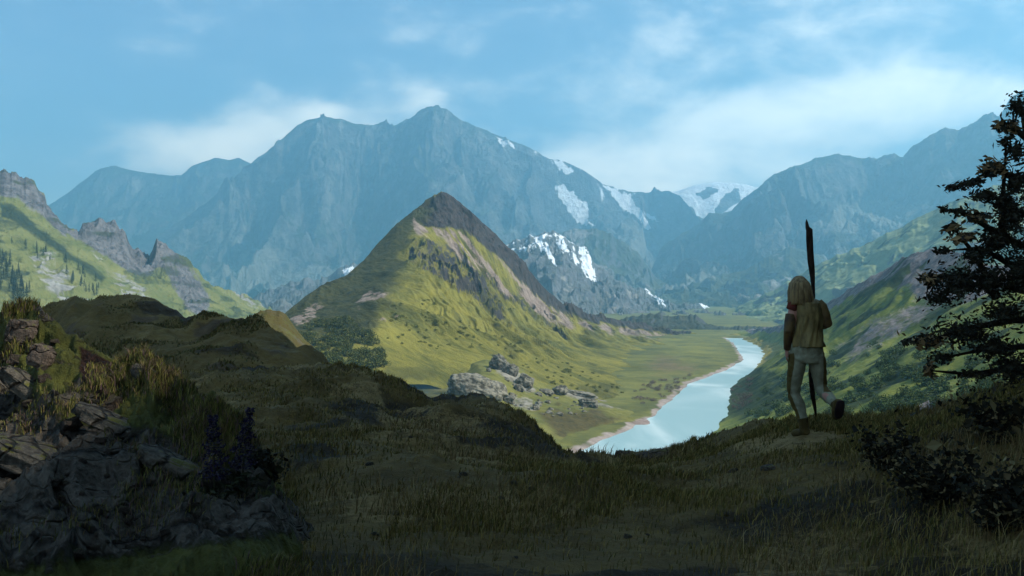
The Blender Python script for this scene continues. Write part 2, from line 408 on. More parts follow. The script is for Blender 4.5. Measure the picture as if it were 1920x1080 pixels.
# hazy green slope on the right, 2 km
mat_green = terrain_mat('green_slope_ground', ((.11,.135,.06),(.21,.235,.11)), ((.05,.055,.05),(.15,.15,.14)), ((.16,.18,.12),(.24,.24,.18)), ((.025,.04,.016),(.05,.065,.025)), .01, .035, 4, .55, (1,1,1))
def green_mask(s):
    d = fbm(s.X/160+s.Y/300, s.Z/60+3, 5)
    return sstep(.02,.30,d+.7*(s.slope-.25))*.95, sstep(.25,.6,fbm(s.X/70,s.Y/200+9,4))*.6-.2, sstep(.0,.3,fbm(s.X/60+4,s.Y/60,4))*.7
sheet('hillside', 1340, 2300, 560,
  [[(1340,598,2500),(1380,578,2450),(1450,545,2350),(1540,491,2250),(1620,460,2150),(1700,420,2050),(1760,391,2000),(1800,373,1950),(1860,351,1900),(1920,330,1850),(2300,250,1700)],
   [(1340,602,2200),(1450,575,2050),(1540,545,1900),(1700,490,1700),(1860,440,1550),(2300,360,1400)],
   [(1340,612,1750),(1540,600,1500),(1800,540,1250),(2300,480,1100)],[(1340,640,1200),(1600,660,950),(2300,600,850)]],
  [10, 80, 60, 30], mat_green, mdisp(120, 17, 2.5), green_mask, back=(1.06,-60), jag=(5,50), key='green_slope')

# left slope with crags, 1.5 km
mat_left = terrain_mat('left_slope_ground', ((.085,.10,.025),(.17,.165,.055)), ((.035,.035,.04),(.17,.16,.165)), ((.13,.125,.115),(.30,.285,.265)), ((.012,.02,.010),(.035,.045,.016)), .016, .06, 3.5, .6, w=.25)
LRIDGE = [(-300,250,1450),(-100,300,1450),(0,320,1450),(30,326,1450),(60,341,1460),(84,366,1470),(88,388,1470),(110,405,1480),(122,425,1490),(148,436,1500),(155,421,1490),(185,408,1480),(198,416,1480),(212,411,1480),(235,440,1490),(248,465,1510),(280,479,1530),(293,452,1510),(312,459,1510),(332,476,1520),(352,486,1530),(380,520,1560),(400,535,1600),(440,548,1650),(470,556,1700),(500,575,1750),(540,600,1800)]
def left_mask(s):
    x = s.PX+7*fbm(s.X/25,s.Y/25,4); y = s.PY+7*fbm(s.X/25+5,s.Y/25,4)
    rock = np.maximum.reduce([softpoly(x,y,[(-300,240),(0,315),(60,335),(92,385),(130,428),(150,440),(120,440),(80,405),(30,370),(-300,330)],10),
        softpoly(x,y,[(130,440),(160,405),(215,400),(255,465),(292,440),(330,470),(345,500),(300,500),(275,520),(240,510),(200,480),(165,460)],8),
        softpoly(x,y,[(292,480),(345,480),(395,560),(385,600),(350,580),(320,530)],9)*.8])
    pale = np.maximum.reduce([softpoly(x,y,[(55,480),(95,470),(150,530),(170,570),(110,560),(70,520)],12), softpoly(x,y,[(170,470),(230,510),(320,580),(290,595),(230,555)],10)*.9, softpoly(x,y,[(430,540),(480,552),(500,580),(470,575)],6)*1.2])
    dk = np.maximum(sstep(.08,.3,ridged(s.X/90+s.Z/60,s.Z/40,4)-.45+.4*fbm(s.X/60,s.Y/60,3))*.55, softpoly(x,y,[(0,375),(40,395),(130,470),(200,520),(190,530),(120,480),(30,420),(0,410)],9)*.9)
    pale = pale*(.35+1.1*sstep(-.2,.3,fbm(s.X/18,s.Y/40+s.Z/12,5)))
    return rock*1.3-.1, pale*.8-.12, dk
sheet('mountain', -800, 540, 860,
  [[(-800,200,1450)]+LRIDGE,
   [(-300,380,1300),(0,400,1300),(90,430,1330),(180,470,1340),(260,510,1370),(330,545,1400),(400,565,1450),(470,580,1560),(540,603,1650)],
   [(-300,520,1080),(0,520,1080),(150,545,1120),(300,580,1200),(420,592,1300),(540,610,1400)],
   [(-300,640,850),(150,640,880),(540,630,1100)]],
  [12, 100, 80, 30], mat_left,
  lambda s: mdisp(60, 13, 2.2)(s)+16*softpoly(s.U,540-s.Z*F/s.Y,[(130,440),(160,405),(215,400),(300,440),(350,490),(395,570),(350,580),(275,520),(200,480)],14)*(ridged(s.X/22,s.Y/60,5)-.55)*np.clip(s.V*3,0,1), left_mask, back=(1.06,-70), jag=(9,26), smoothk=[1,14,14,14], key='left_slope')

# ================================================================== VALLEY FLOOR, RIVER
ZW = -59.5
LB = [(1366,634),(1382,643),(1392,658),(1404,674),(1374,693),(1338,707),(1303,720),(1283,740),(1261,759),(1242,779),(1203,802),(1149,825),(1100,850),(1010,900),(900,960)]
RB = [(1380,632.5),(1401,641),(1421,650),(1429,662),(1421,680),(1409,697),(1382,713),(1368,728),(1365,752),(1359,779),(1339,806),(1315,824),(1285,845),(1230,900),(1190,960)]
def bank(tab):
    p = np.array(tab, float); D = -ZW*F/(p[:, 1]-540); X = D*(p[:, 0]-960)/F
    o = np.argsort(D); return D[o], X[o]
LD, LX = bank(LB); RD, RX = bank(RB)
def xl(D): return np.interp(D, LD, LX)+3*fbm(D/30, D*0+2, 3)
def xr(D): return np.interp(D, RD, RX)+3*fbm(D/30, D*0+8, 3)

mat_floor = terrain_mat('valley_floor_ground', ((.06,.065,.02),(.155,.15,.035)), ((.16,.125,.11),(.30,.25,.225)), ((.075,.055,.03),(.14,.11,.05)), ((.03,.04,.015),(.075,.075,.025)), .02, .09, .8, .45)
s = Sheet(); SHEETS['floor'] = s
dr = np.geomspace(240, 8600, 520); xs = np.linspace(-2600, 3600, 620)
xs = np.concatenate([np.linspace(-3000, 850, 60), np.linspace(860, 1520, 420), np.linspace(1530, 3600, 60)])
s.U, s.Y = np.meshgrid(xs, dr); s.X = s.Y*(s.U-960)/F; s.V = s.U*0+1
dl = xl(s.Y)-s.X; drr = s.X-xr(s.Y); far = s.Y > LD.max()+5
db = np.maximum(dl, drr); s.db = db
db = np.where(far, 30, db)
s.Z = np.where(db < 0, np.maximum(-61.2, -60.2+db*.12), -60.2+1.7*sstep(0, 9, db))+sstep(10, 60, db)*(1.6*fbm(s.X/60, s.Y/60, 4)+1.2)
s.PX = s.U; s.PY = 540-s.Z*F/s.Y
def floor_mask(s):
    g = sstep(12, 3, np.where(far, 99, s.db)+5*fbm(s.X/14, s.Y/14, 3))
    red = softpoly(s.PX+12*fbm(s.X/30,s.Y/30,3), s.PY, [(1180,700),(1240,660),(1320,690),(1300,720),(1240,760),(1190,750)], 26)*.5+.3*softpoly(s.PX,s.PY,[(1170,640),(1250,655),(1380,650),(1390,680),(1300,700),(1200,690)],10)
    return g*1.2-.2, red-.15, sstep(.0,.4,fbm(s.X/40,s.Y/40,4))*.6
finish_sheet(s, 'ground', mat_floor, floor_mask)
mesh_np('ground', [(-6800,-600,-66),(6800,-600,-66),(6800,9200,-66),(-6800,9200,-66)], [(0,1,2,3)], mat_floor, attr={'mk': np.zeros((4,4))})['kind'] = 'structure'

def water_mat(name, c1, c2, rough, scale, bump, lo=.42, hi=.62, streak=(1,1,1), spec=.22):
    m, nt, b = new_mat(name); n = N(nt)
    tc = n.new('ShaderNodeTexCoord').outputs['Object']
    f = n.noise(n.mapping(tc, streak), scale, 6, .55, .8)
    n.link(n.mix(n.map(f, lo, hi), c1, c2), b.inputs['Base Color'])
    b.inputs['Roughness'].default_value = rough; b.inputs['Specular IOR Level'].default_value = spec
    h = n.noise(tc, .55, 5, .6)
    if bump: n.link(n.bump(h, bump), b.inputs['Normal'])
    return m
D = np.geomspace(LD.min(), min(LD.max(), RD.max()), 260); t = np.linspace(0, 1, 24)
a, b_ = xl(D)-7, xr(D)+7
X = a[:, None]+(b_-a)[:, None]*t[None]
Y = np.broadcast_to(D[:, None], X.shape)
mat_river = water_mat('glacial_river_water', (.22,.33,.335), (.55,.61,.60), .30, .020, .10, .40, .70, (1,.45,1))
mesh_np('river', np.stack([X, Y, X*0+ZW], -1).reshape(-1, 3), grid_faces(*X.shape), mat_river)['kind'] = 'structure'

# ================================================================== MAIN HILL
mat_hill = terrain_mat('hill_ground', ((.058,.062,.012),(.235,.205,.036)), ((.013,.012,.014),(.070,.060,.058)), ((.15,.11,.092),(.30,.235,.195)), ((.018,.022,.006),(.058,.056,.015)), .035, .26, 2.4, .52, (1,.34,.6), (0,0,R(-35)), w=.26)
HR = [(470,640,560),(520,600,620),(560,566,660),(600,536,700),(650,516,740),(680,490,790),(710,455,840),(745,420,880),(775,396,910),(800,378,930),(822,366,945),(835,361,950),(850,369,955),(880,394,970),(920,430,985),(960,470,1000),(990,505,1015),(1020,540,1040),(1060,574,1090),(1110,590,1140),(1160,600,1180),(1230,614,1230),(1300,626,1270),(1350,645,1290)]
BAND = [(770,395),(835,355),(900,405),(980,485),(1040,548),(1110,582),(1300,620),(1290,632),(1170,612),(1090,598),(1030,572),(980,530),(920,468),(870,430),(830,425),(790,420)]
SCR = [(775,400),(830,420),(880,440),(930,480),(990,540),(1050,585),(1110,604),(1230,622),(1330,640),(1250,638),(1130,622),(1050,612),(980,570),(930,540),(880,500),(820,445),(775,440)]
CRAG = [[(758,480),(775,452),(810,446),(850,462),(880,495),(915,520),(945,570),(960,610),(935,600),(900,575),(860,545),(810,515),(780,500)],
        [(890,500),(930,520),(960,545),(1010,575),(1060,620),(1075,650),(1030,625),(990,590),(945,560)]]
def hill_disp(s):
    py = 540-s.Z*F/s.Y
    wx = fbm(s.X/90+5, s.Y/90, 3)
    q = s.X*.82+s.Y*.58           # gullies run down to the right and to the front
    g = ridged(q/52+wx*.6, (s.Y*.82-s.X*.58)/260+wx*.3, 6, .55)-.62
    h = fbm(s.X/26, s.Y/26, 5, .5)
    a = sstep(0, .22, np.abs(s.V))*(.12+.88*sstep(3.0, 2.0, s.V+.8*sstep(1000,1150,s.U)))
    right = sstep(760, 860, s.U)
    c = np.maximum(softpoly(s.U, py, CRAG[0], 12), softpoly(s.U, py, CRAG[1], 12)*.8)
    b = softpoly(s.U, py, BAND, 8)
    return a*((18*right+6)*g+3.2*h+c*9*(ridged(s.X/14,s.Y/30,5)-.4))+b*sstep(0,.1,np.abs(s.V))*4*(ridged(s.X/9,s.Y/40,4)-.5)
def hill_mask(s):
    x = s.PX+9*fbm(s.X/16,s.Y/16,4); y = s.PY+9*fbm(s.X/16+5,s.Y/16,4)
    band = softpoly(x,y,BAND,7)
    scr = softpoly(x,y,SCR,10)
    q = (x-800)*.78-(y-400)*.62    # across the stripes
    str_ = ridged(q/26, y*0+2, 3)*.6+.4*fbm(q/9, y/160, 4)
    pinkrocks = np.maximum.reduce([softpoly(x,y,[(665,570),(690,545),(735,548),(730,560),(690,562),(675,580)],5), softpoly(x,y,[(540,600),(590,572),(615,566),(590,595),(560,612)],7), 0*x, softpoly(x,y,[(690,600),(750,585),(745,595),(710,606)],4)*.7])
    crag = np.maximum(softpoly(x,y,CRAG[0],10), softpoly(x,y,CRAG[1],10)*.85)
    rock = np.maximum.reduce([band*1.3, crag*(.42+.85*sstep(.25,.6,s.slope+.2*fbm(s.X/12,s.Y/12,4))), .9*sstep(.55,.75,s.slope+.15*fbm(s.X/30,s.Y/30,4))])
    third = np.maximum(scr*sstep(.16,.46,str_)*1.15*(1-band), pinkrocks*.8*(.5+sstep(-.2,.3,fbm(s.X/9,s.Y/9,4))))-.1
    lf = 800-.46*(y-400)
    dk = np.maximum(sstep(45,-45,x-lf+40*fbm(s.X/45,s.Y/45,4))*sstep(690,600,y+25*fbm(s.X/30,s.Y/30,3))*.92, sstep(.1,.35,fbm(s.X/35+9,s.Y/70,4))*.5)  # left flank's shade put into the grass colour, plus random dark patches
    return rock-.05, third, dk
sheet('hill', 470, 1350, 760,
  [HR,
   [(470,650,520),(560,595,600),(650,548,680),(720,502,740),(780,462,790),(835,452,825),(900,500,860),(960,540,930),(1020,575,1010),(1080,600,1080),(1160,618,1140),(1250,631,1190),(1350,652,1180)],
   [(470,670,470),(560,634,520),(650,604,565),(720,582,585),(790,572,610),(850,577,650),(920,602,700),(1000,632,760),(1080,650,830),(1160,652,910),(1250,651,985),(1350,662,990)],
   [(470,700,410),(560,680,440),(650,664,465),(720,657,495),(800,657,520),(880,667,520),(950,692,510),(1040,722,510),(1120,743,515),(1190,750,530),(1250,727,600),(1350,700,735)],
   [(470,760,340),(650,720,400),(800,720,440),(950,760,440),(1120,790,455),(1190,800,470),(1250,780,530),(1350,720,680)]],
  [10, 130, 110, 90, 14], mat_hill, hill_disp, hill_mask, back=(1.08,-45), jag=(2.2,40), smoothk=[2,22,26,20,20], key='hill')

# bench with the tarn
mat_bench = terrain_mat('bench_ground', ((.07,.075,.02),(.15,.14,.035)), ((.09,.082,.07),(.26,.24,.20)), ((.14,.10,.085),(.26,.20,.175)), ((.035,.03,.012),(.075,.06,.02)), .05, .22, .6, .42)
PONDP = [(735,698),(790,699),(840,704),(862,716),(900,728),(905,745),(880,752),(800,750),(735,748)]
def bench_disp(s):
    py = 540-s.Z*F/s.Y
    p = softpoly(s.U, py, PONDP, 10)
    knob = softpoly(s.U, py, [(925,670),(965,690),(1010,740),(930,745),(880,690)], 18)*3
    return (1.8*fbm(s.X/22, s.Y/22, 5)+2.2*(ridged(s.X/40,s.Y/40,4)-.45))*(1-p)*sstep(3.6,2.2,s.V)-2.6*p+knob*(1-p)
def bench_mask(s):
    x = s.PX+6*fbm(s.X/9,s.Y/9,4); y = s.PY+4*fbm(s.X/9+5,s.Y/9,4)
    rock = np.maximum.reduce([softpoly(x,y,[(920,668),(965,690),(1010,735),(985,738),(930,700)],8)*.8, softpoly(x,y,[(1040,730),(1110,735),(1180,770),(1130,765),(1060,745)],8)*.75, softpoly(x,y,[(940,740),(1000,745),(1010,775),(960,765)],8)*.7, .9*sstep(.3,.5,s.slope+.2*fbm(s.X/12,s.Y/12,3))])
    grav = softpoly(x,y,[(1050,850),(1080,815),(1150,800),(1210,780),(1240,800),(1160,830),(1100,860)],8)
    dk = softpoly(x,y,[(1000,770),(1120,765),(1180,785),(1100,815),(1040,820)],22)*.75+sstep(.1,.4,fbm(s.X/14,s.Y/14,4))*.4
    return rock-.1, grav-.1, dk
sheet('hillside', 640, 1240, 420,
  [[(640,665,560),(760,672,560),(900,680,560),(1000,705,540),(1120,745,528),(1240,772,520)],
   [(640,702,505),(740,700,510),(850,699,505),(900,686,505),(960,697,500),(1040,730,498),(1120,754,495),(1190,772,485),(1240,785,480)],
   [(640,752,385),(740,745,405),(850,744,408),(900,738,415),(960,744,440),(1040,758,440),(1120,775,435),(1240,796,440)],
   [(640,860,330),(740,845,342),(900,832,352),(1000,820,370),(1080,822,388),(1160,806,420),(1240,806,425)],
   [(640,960,290),(1000,900,330),(1240,840,385)]],
  [6, 40, 120, 70, 10], mat_bench, bench_disp, bench_mask, back=(1.06,-12), jag=(0,10), key='bench')
# tarn water
mat_pond = water_mat('tarn_water', (.050,.048,.016), (.115,.10,.04), .25, .08, 0, spec=.06)  # olive reflection of the hill put into the water colour
pp = [at('bench', x, y)[0] for x, y in PONDP]
zc = -45.2
pl = []
for (x, y) in [(728,694),(800,694),(850,699),(880,712),(915,724),(918,750),(880,756),(800,754),(728,752)]:
    d = -zc*F/(y-540); pl.append((d*(x-960)/F, d, zc))
me = bpy.data.meshes.new('pond'); me.from_pydata(pl, [], [tuple(range(len(pl)))]); me.materials.append(mat_pond)
po = bpy.data.objects.new('pond', me); COL.objects.link(po); po['kind'] = 'structure'

# ================================================================== RIGHT VALLEY SIDE
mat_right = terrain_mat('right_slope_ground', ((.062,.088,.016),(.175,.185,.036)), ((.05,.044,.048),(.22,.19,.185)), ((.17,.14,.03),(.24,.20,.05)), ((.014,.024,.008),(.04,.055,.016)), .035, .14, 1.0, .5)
rt = np.array([(1400,620,1250),(1470,611,1000),(1540,580,850),(1600,538,720),(1650,512,640),(1700,482,570),(1750,465,520),(1800,478,480),(1860,500,440),(1920,500,400),(2050,450,350),(2500,330,260),(2900,300,200)], float)
rD = rt[:, 2][::-1]; rX = (rD*(rt[:, 0][::-1]-960)/F); rZ = rD*(540-rt[:, 1][::-1])/F
s = Sheet(); SHEETS['right'] = s
dd = np.concatenate([np.linspace(150, 700, 330), np.linspace(703, 1250, 130)])
tt = np.concatenate([np.linspace(-.06, 1, 300), np.linspace(1.008, 2.0, 40)])
T, s.Y = np.meshgrid(tt, dd)
Xr_ = xr(s.Y); XR = np.interp(s.Y, rD, rX)+6*fbm(s.Y/60, s.Y*0, 4); ZR = np.interp(s.Y, rD, rZ)+2.5*(ridged(s.Y/22, s.Y*0, 4)-.5)
s.X = Xr_+(XR-Xr_)*T; s.U = 960+s.X*F/s.Y
ex = 1.2+.7*sstep(650, 900, s.Y)
g = np.sign(T)*np.abs(T)**ex
g = np.where(T > 1, 1-.9*(T-1), g)
s.Z = -59.7+(ZR+59.7)*g
am = sstep(0, .2, T)*sstep(0, .1, np.abs(T-1)+.02)
s.Z = s.Z+am*(7*(ridged(s.Y/50+fbm(s.X/50,s.Y/50,3)*.6, s.X/120, 5)-.5)+3.0*fbm(s.X/20, s.Y/20, 5))*np.clip(s.Y/500, .35, 1)
s.T = T; s.V = T*0+1; s.PX = s.U; s.PY = 540-s.Z*F/s.Y
def right_slope_mask(s):
    x = s.PX+9*fbm(s.X/14,s.Y/14,4); y = s.PY+9*fbm(s.X/14+5,s.Y/14,4)
    crest = sstep(.72,.86,s.T+.08*fbm(s.X/20,s.Y/20,4))*sstep(1.5,1.2,s.T)
    rk = np.maximum(crest*1.2, softpoly(x,y,[(1560,650),(1640,590),(1740,560),(1830,560),(1760,600),(1640,660),(1590,690)],25)*.72)
    rk = np.maximum(rk, softpoly(x,y,[(1690,760),(1720,745),(1760,752),(1755,772),(1700,772)],5))
    yel = sstep(640,760,s.Y)*sstep(.62,.3,s.T)*.9+.5*sstep(.25,.5,fbm(s.X/30,s.Y/30,3))-.2
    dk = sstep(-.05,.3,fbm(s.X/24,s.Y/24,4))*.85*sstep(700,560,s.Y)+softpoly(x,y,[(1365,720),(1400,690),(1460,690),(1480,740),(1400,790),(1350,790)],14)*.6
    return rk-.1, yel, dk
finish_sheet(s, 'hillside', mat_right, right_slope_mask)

# dark low ridges that close the valley
mat_dark = terrain_mat('low_ridge_ground', ((.022,.026,.016),(.05,.05,.03)), ((.02,.02,.023),(.08,.075,.075)), SCREE, GREENB, .03, .1, 2, .5)
dm = lambda s: (sstep(.1,.3,s.slope+.2*fbm(s.X/30,s.Y/30,3)), 0*s.X-.6, 0*s.X)
sheet('hills', 1120, 1420, 200,
  [[(1120,606,1500),(1165,598,1500),(1205,590,1500),(1235,588,1500),(1258,594,1500),(1288,590,1500),(1308,591,1500),(1322,606,1500),(1345,614,1500),(1420,622,1500)],
   [(1120,615,1420),(1300,606,1400),(1420,625,1420)],[(1120,650,1300),(1420,650,1300)]],
  [8,40,20], mat_dark, mdisp(40,6), dm, back=(1.04,-20), jag=(4,16), key='low_a')
sheet('hills', 1300, 1560, 180,
  [[(1300,622,1400),(1335,614,1390),(1400,611,1380),(1440,614,1370),(1480,606,1360),(1560,590,1340)],
   [(1300,626,1340),(1420,622,1330),(1560,606,1300)],[(1300,660,1240),(1560,660,1200)]],
  [8,30,20], mat_dark, mdisp(40,5), dm, back=(1.04,-20), jag=(3,16), key='low_b')

# ================================================================== FOREGROUND
mat_fg = terrain_mat('foreground_ground', ((.062,.044,.013),(.15,.106,.032)), ((.055,.047,.036),(.15,.13,.10)), ((.15,.105,.038),(.25,.18,.07)), ((.012,.009,.004),(.034,.023,.009)), 1.1, 6.5, .10, .55)
FGR = [(-400,720,30),(300,700,30),(585,683,28),(640,680,27),(690,692,26),(735,706,25),(770,730,24),(800,742,24),(860,744,23),(895,738,22),(925,748,21),(960,765,20.5),(1000,795,20),(1030,822,19.5),(1065,848,19),(1120,851,18),(1180,848,17),(1220,852,16.5),(1260,845,16),(1300,826,15.5),(1340,815,15),(1400,792,14),(1440,786,13.5),(1500,787,13),(1560,785,12.5),(1650,786,12),(1680,770,11.5),(1700,765,11.3),(1740,769,11),(1800,748,10.5),(1850,733,10),(1920,700,9.5),(2050,640,9.3),(2500,500,9.5)]
def fg_disp(s):
    a = sstep(0,.35,s.V)*np.clip(s.Y/11,.4,1.6)
    flat = np.exp(-((s.X-3.2)**2+(s.Y-10.9)**2)/1.6)
    return a*(.30*fbm(s.X/2.6,s.Y/2.6,5,.55)+.28*(ridged(s.X/4.5,s.Y/4.5,4)-.5))*(1-.85*flat)+.04*fbm(s.X/.35,s.Y/.35,3)*(s.V>0)
def fg_mask(s):
    dry_and_light = sstep(.02,.35,fbm(s.X/2.2+3,s.Y/3.5,4)+.12)*.8
    soil_dark = np.maximum(sstep(.05,.4,fbm(s.X/3.1+13,s.Y/3.1,5)), sstep(.25,.5,s.slope))
    soil_dark = np.maximum(soil_dark, softpoly(s.PX,s.PY,[(600,760),(660,740),(800,760),(900,770),(1000,800),(1060,850),(950,850),(800,800),(680,800)],22)*.9)
    soil_dark = np.maximum(soil_dark, sstep(1600,1760,s.PX)*.8)
    dry_and_light = np.maximum(dry_and_light, softpoly(s.PX,s.PY,[(1330,835),(1430,790),(1650,788),(1680,800),(1560,850),(1400,860)],22)*.85)  # brighter ground round the walker: light painted in as pale grass
    dry_and_light = np.maximum(dry_and_light, softpoly(s.PX,s.PY,[(560,740),(700,790),(900,830),(1080,890),(900,880),(700,840)],25)*.75)
    soil_dark = np.maximum(soil_dark, sstep(6.6,5.2,s.Y)*.7)  # darker towards the camera
    return sstep(.3,.6,s.slope+.25*fbm(s.X/1.2,s.Y/1.2,4))*.7-.1, dry_and_light-.2, soil_dark-.05
sheet('foreground_slope', -1500, 2900, 980,
  [FGR,
   [(-400,800,14),(300,790,16),(585,742,20),(690,745,20),(770,770,19),(860,790,17),(960,822,15),(1065,872,14),(1180,882,13),(1300,862,12.3),(1400,827,11.6),(1500,813,10.8),(1600,813,10.4),(1700,806,9.8),(1800,790,9.2),(1920,750,8.5),(2500,600,8)],
   [(-400,940,8),(300,920,9),(585,852,10.5),(770,862,10),(960,892,9.3),(1180,922,8.8),(1300,925,8.6),(1500,902,8.4),(1700,890,7.8),(1920,860,7),(2500,760,6.5)],
   [(-400,1050,5.8),(960,1010,6.2),(1500,1010,6.2),(1920,980,5.6),(2500,900,5.2)],
   [(-400,1250,4),(2500,1200,4)], [(-400,2600,1.4),(2500,2600,1.4)]],
  [40, 110, 110, 60, 30, 10], mat_fg, fg_disp, fg_mask, back=(1.9,-22), jag=(9,34), smoothk=[3,30,40,50,50,50], key='fg')

# two brown knolls
mat_knoll = terrain_mat('knoll_ground', ((.085,.060,.018),(.17,.12,.038)), ((.05,.034,.018),(.11,.078,.042)), ((.15,.145,.03),(.24,.22,.05)), ((.028,.020,.010),(.06,.042,.020)), .25, 1.3, .3, .5)
sheet('hills', -700, 680, 720,
  [[(-700,640,72),(-300,600,66),(0,640,61),(40,622,60),(95,592,58),(115,571,57),(140,558,56),(165,561,56),(200,555,56),(260,552,56),(300,566,54),(330,581,52),(350,596,50),(375,593,47),(400,590,46),(440,597,45),(470,601,44),(490,606,43),(520,632,42),(560,656,41),(592,686,40),(640,720,38),(680,745,37)],
   [(40,660,52),(140,600,49),(260,596,48),(340,618,45),(440,625,40),(520,660,38),(600,710,35),(680,760,32)],
   [(40,700,42),(260,660,40),(440,680,34),(600,740,31),(680,790,28)],
   [(40,800,30),(260,760,30),(440,770,26),(680,850,22)]],
  [16, 70, 70, 40], mat_knoll, lambda s: sstep(0,.3,np.abs(s.V))*(1.3*fbm(s.X/6,s.Y/6,5)+1.3*(ridged(s.X/9,s.Y/14,5)-.5)),
  lambda s: (sstep(.0,.4,fbm(s.X/5,s.Y/5,5))*.8, sstep(.0,.5,fbm(s.X/7+3,s.Y/7,4))*sstep(.6,.0,s.V)*.75-.15, sstep(.0,.4,fbm(s.X/6+8,s.Y/6,4))*.9), back=(1.25,-12), jag=(5,40), smoothk=[3,20,30,30], key='knoll')
# little sunlit hummock in the saddle
sheet('hills', 440, 620, 120,
  [[(440,614,150),(462,602,150),(480,588,150),(505,581,150),(525,583,150),(540,594,150),(556,618,150),(620,690,150)],[(440,634,135),(500,612,130),(540,640,132),(620,720,135)],[(440,690,110),(620,760,110)]],
  [8,40,16], mat_bench, lambda s: sstep(0,.3,np.abs(s.V))*(2*fbm(s.X/6,s.Y/6,5)+1.5*(ridged(s.X/6,s.Y/9,4)-.5)), lambda s: (sstep(.1,.4,fbm(s.X/5,s.Y/5,4))*.7, 0*s.X-.5, .6+0*s.X), back=(1.1,-6), jag=(1.5,30), key='hummock')

# rocky slope at the lower left
mat_rocky = terrain_mat('rocky_slope_ground', ((.035,.040,.009),(.10,.105,.024)), ((.034,.029,.023),(.13,.115,.095)), ((.11,.10,.025),(.20,.17,.05)), ((.012,.006,.005),(.03,.014,.01)), 1.6, 6, .11, .6, crack=1.5)
def rocky_disp(s):
    q = s.X*.55-s.Y*.2+s.Z*.8
    a = sstep(0,.3,np.abs(s.V))
    st = ridged((s.X*.6+s.Z)/.55+fbm(s.X/1.2,s.Y/1.2,3)*.5, (s.X-s.Z)/2.4, 5)-.5
    st2 = ridged((s.X*.6+s.Z)/.22+fbm(s.X/.6,s.Y/.6,3)*.5, (s.X-s.Z)/.9, 4)-.5
    return a*(.34*st+.10*st2+.20*fbm(s.X/.8,s.Y/.8,5,.6))+.06*fbm(s.X/.16,s.Y/.16,4)
def rocky_mask(s):
    g = fbm(s.X/.9+2,s.Z/.7+s.Y,5)
    low = softpoly(s.PX,s.PY,[(-200,660),(0,680),(130,790),(290,800),(460,900),(560,1000),(-200,1100)],30)
    return np.maximum(low*.85, sstep(.0,.35,g)*.9)-.05, sstep(.1,.5,fbm(s.X/.5,s.Z/.9+8,4))*.7-.2, softpoly(s.PX,s.PY,[(150,650),(230,690),(225,750),(180,750),(150,700)],12)
sheet('rocky_slope', -1000, 620, 860,
  [[(-1000,470,12.5),(-260,552,10.4),(0,588,9.5),(20,576,9.3),(40,569,9.2),(75,579,9),(95,596,8.8),(120,616,8.6),(150,637,8.4),(200,667,8.1),(232,687,7.9),(262,679,7.8),(300,686,7.6),(345,712,7.4),(370,740,7.2),(400,765,7.1),(430,795,7),(447,812,6.9),(480,850,6.8),(520,905,6.7),(560,960,6.6),(620,1040,6.5)],
   [(-260,660,8.6),(0,700,8.0),(75,700,7.7),(150,740,7.3),(232,775,7),(300,780,6.8),(370,820,6.6),(447,870,6.4),(520,950,6.2),(620,1080,5.9)],
   [(-260,820,6.6),(0,850,6.3),(150,870,6.0),(300,900,5.8),(447,960,5.5),(620,1150,5.0)],
   [(-260,1050,4.8),(150,1060,4.7),(447,1120,4.5),(620,1300,4.2)],[(-260,1700,2.4),(620,1900,2.4)]],
  [20, 110, 110, 60, 20], mat_rocky, rocky_disp, rocky_mask, back=(1.15,-1.6), jag=(9,30), smoothk=[2,20,30,30,30], key='rocky')

# added slope out of view on the right, put in to shade the foreground
yy = np.linspace(-130, 96, 150); ss = np.linspace(0, 1, 90)
Tm, Ym = np.meshgrid(ss, yy)
X0 = np.maximum(9.5, .60*Ym+7)
Xm = X0+Tm*150
Zm = -3+150*sstep(0,.36,Tm)*sstep(100,55,Ym)+sstep(0,.1,Tm)*(6*fbm(Xm/18,Ym/18,5)+7*(ridged(Xm/25,Ym/25,5)-.5))-8*sstep(.04,0,Tm)
lim = (Xm+1.75)/1.045+.6*fbm(Xm/5, Ym/5, 4)      # added slope cut down to the sun's angle so light grazes the rocky slope
k_ = sstep(11, 9, Ym+.2857*Xm)*sstep(-26, -18, Ym+.2857*Xm)
Zm = np.where(k_ > 0, np.minimum(Zm, lim+(1-k_)*160), Zm)
s = Sheet(); s.X, s.Y, s.Z = Xm, Ym, Zm; s.U = s.V = Tm; s.PX = s.PY = Tm; SHEETS['side'] = s
finish_sheet(s, 'added_shade_slope', mat_knoll, lambda s: (sstep(.2,.5,s.slope), 0*s.X-.4, 0*s.X))

# ================================================================== THINGS
from mathutils import noise as MN

def simple_mat(name, c1, c2, scale=3., rough=.85, bump=0., bscale=20., spec=.2, lo=.38, hi=.62, stretch=(1,1,1)):
    m, nt, b = new_mat(name); n = N(nt)
    tc = n.mapping(n.new('ShaderNodeTexCoord').outputs['Object'], stretch)
    f = n.noise(tc, scale, 6, .6)
    n.link(n.mix(n.map(f, lo, hi), c1, c2), b.inputs['Base Color'])
    b.inputs['Roughness'].default_value = rough; b.inputs['Specular IOR Level'].default_value = spec
    if bump: n.link(n.bump(n.noise(tc, bscale, 6, .65), bump), b.inputs['Normal'])
    return m
def attr_mat(name, rough=.8, spec=.15, transl=.0):
    m, nt, b = new_mat(name); n = N(nt)
    a = n.new('ShaderNodeAttribute', attribute_name='col'); n.link(a.outputs['Color'], b.inputs['Base Color'])
    b.inputs['Roughness'].default_value = rough; b.inputs['Specular IOR Level'].default_value = spec
    return m
MAT_LEAF = attr_mat('leaf'); MAT_GRASS = attr_mat('grass_blade')

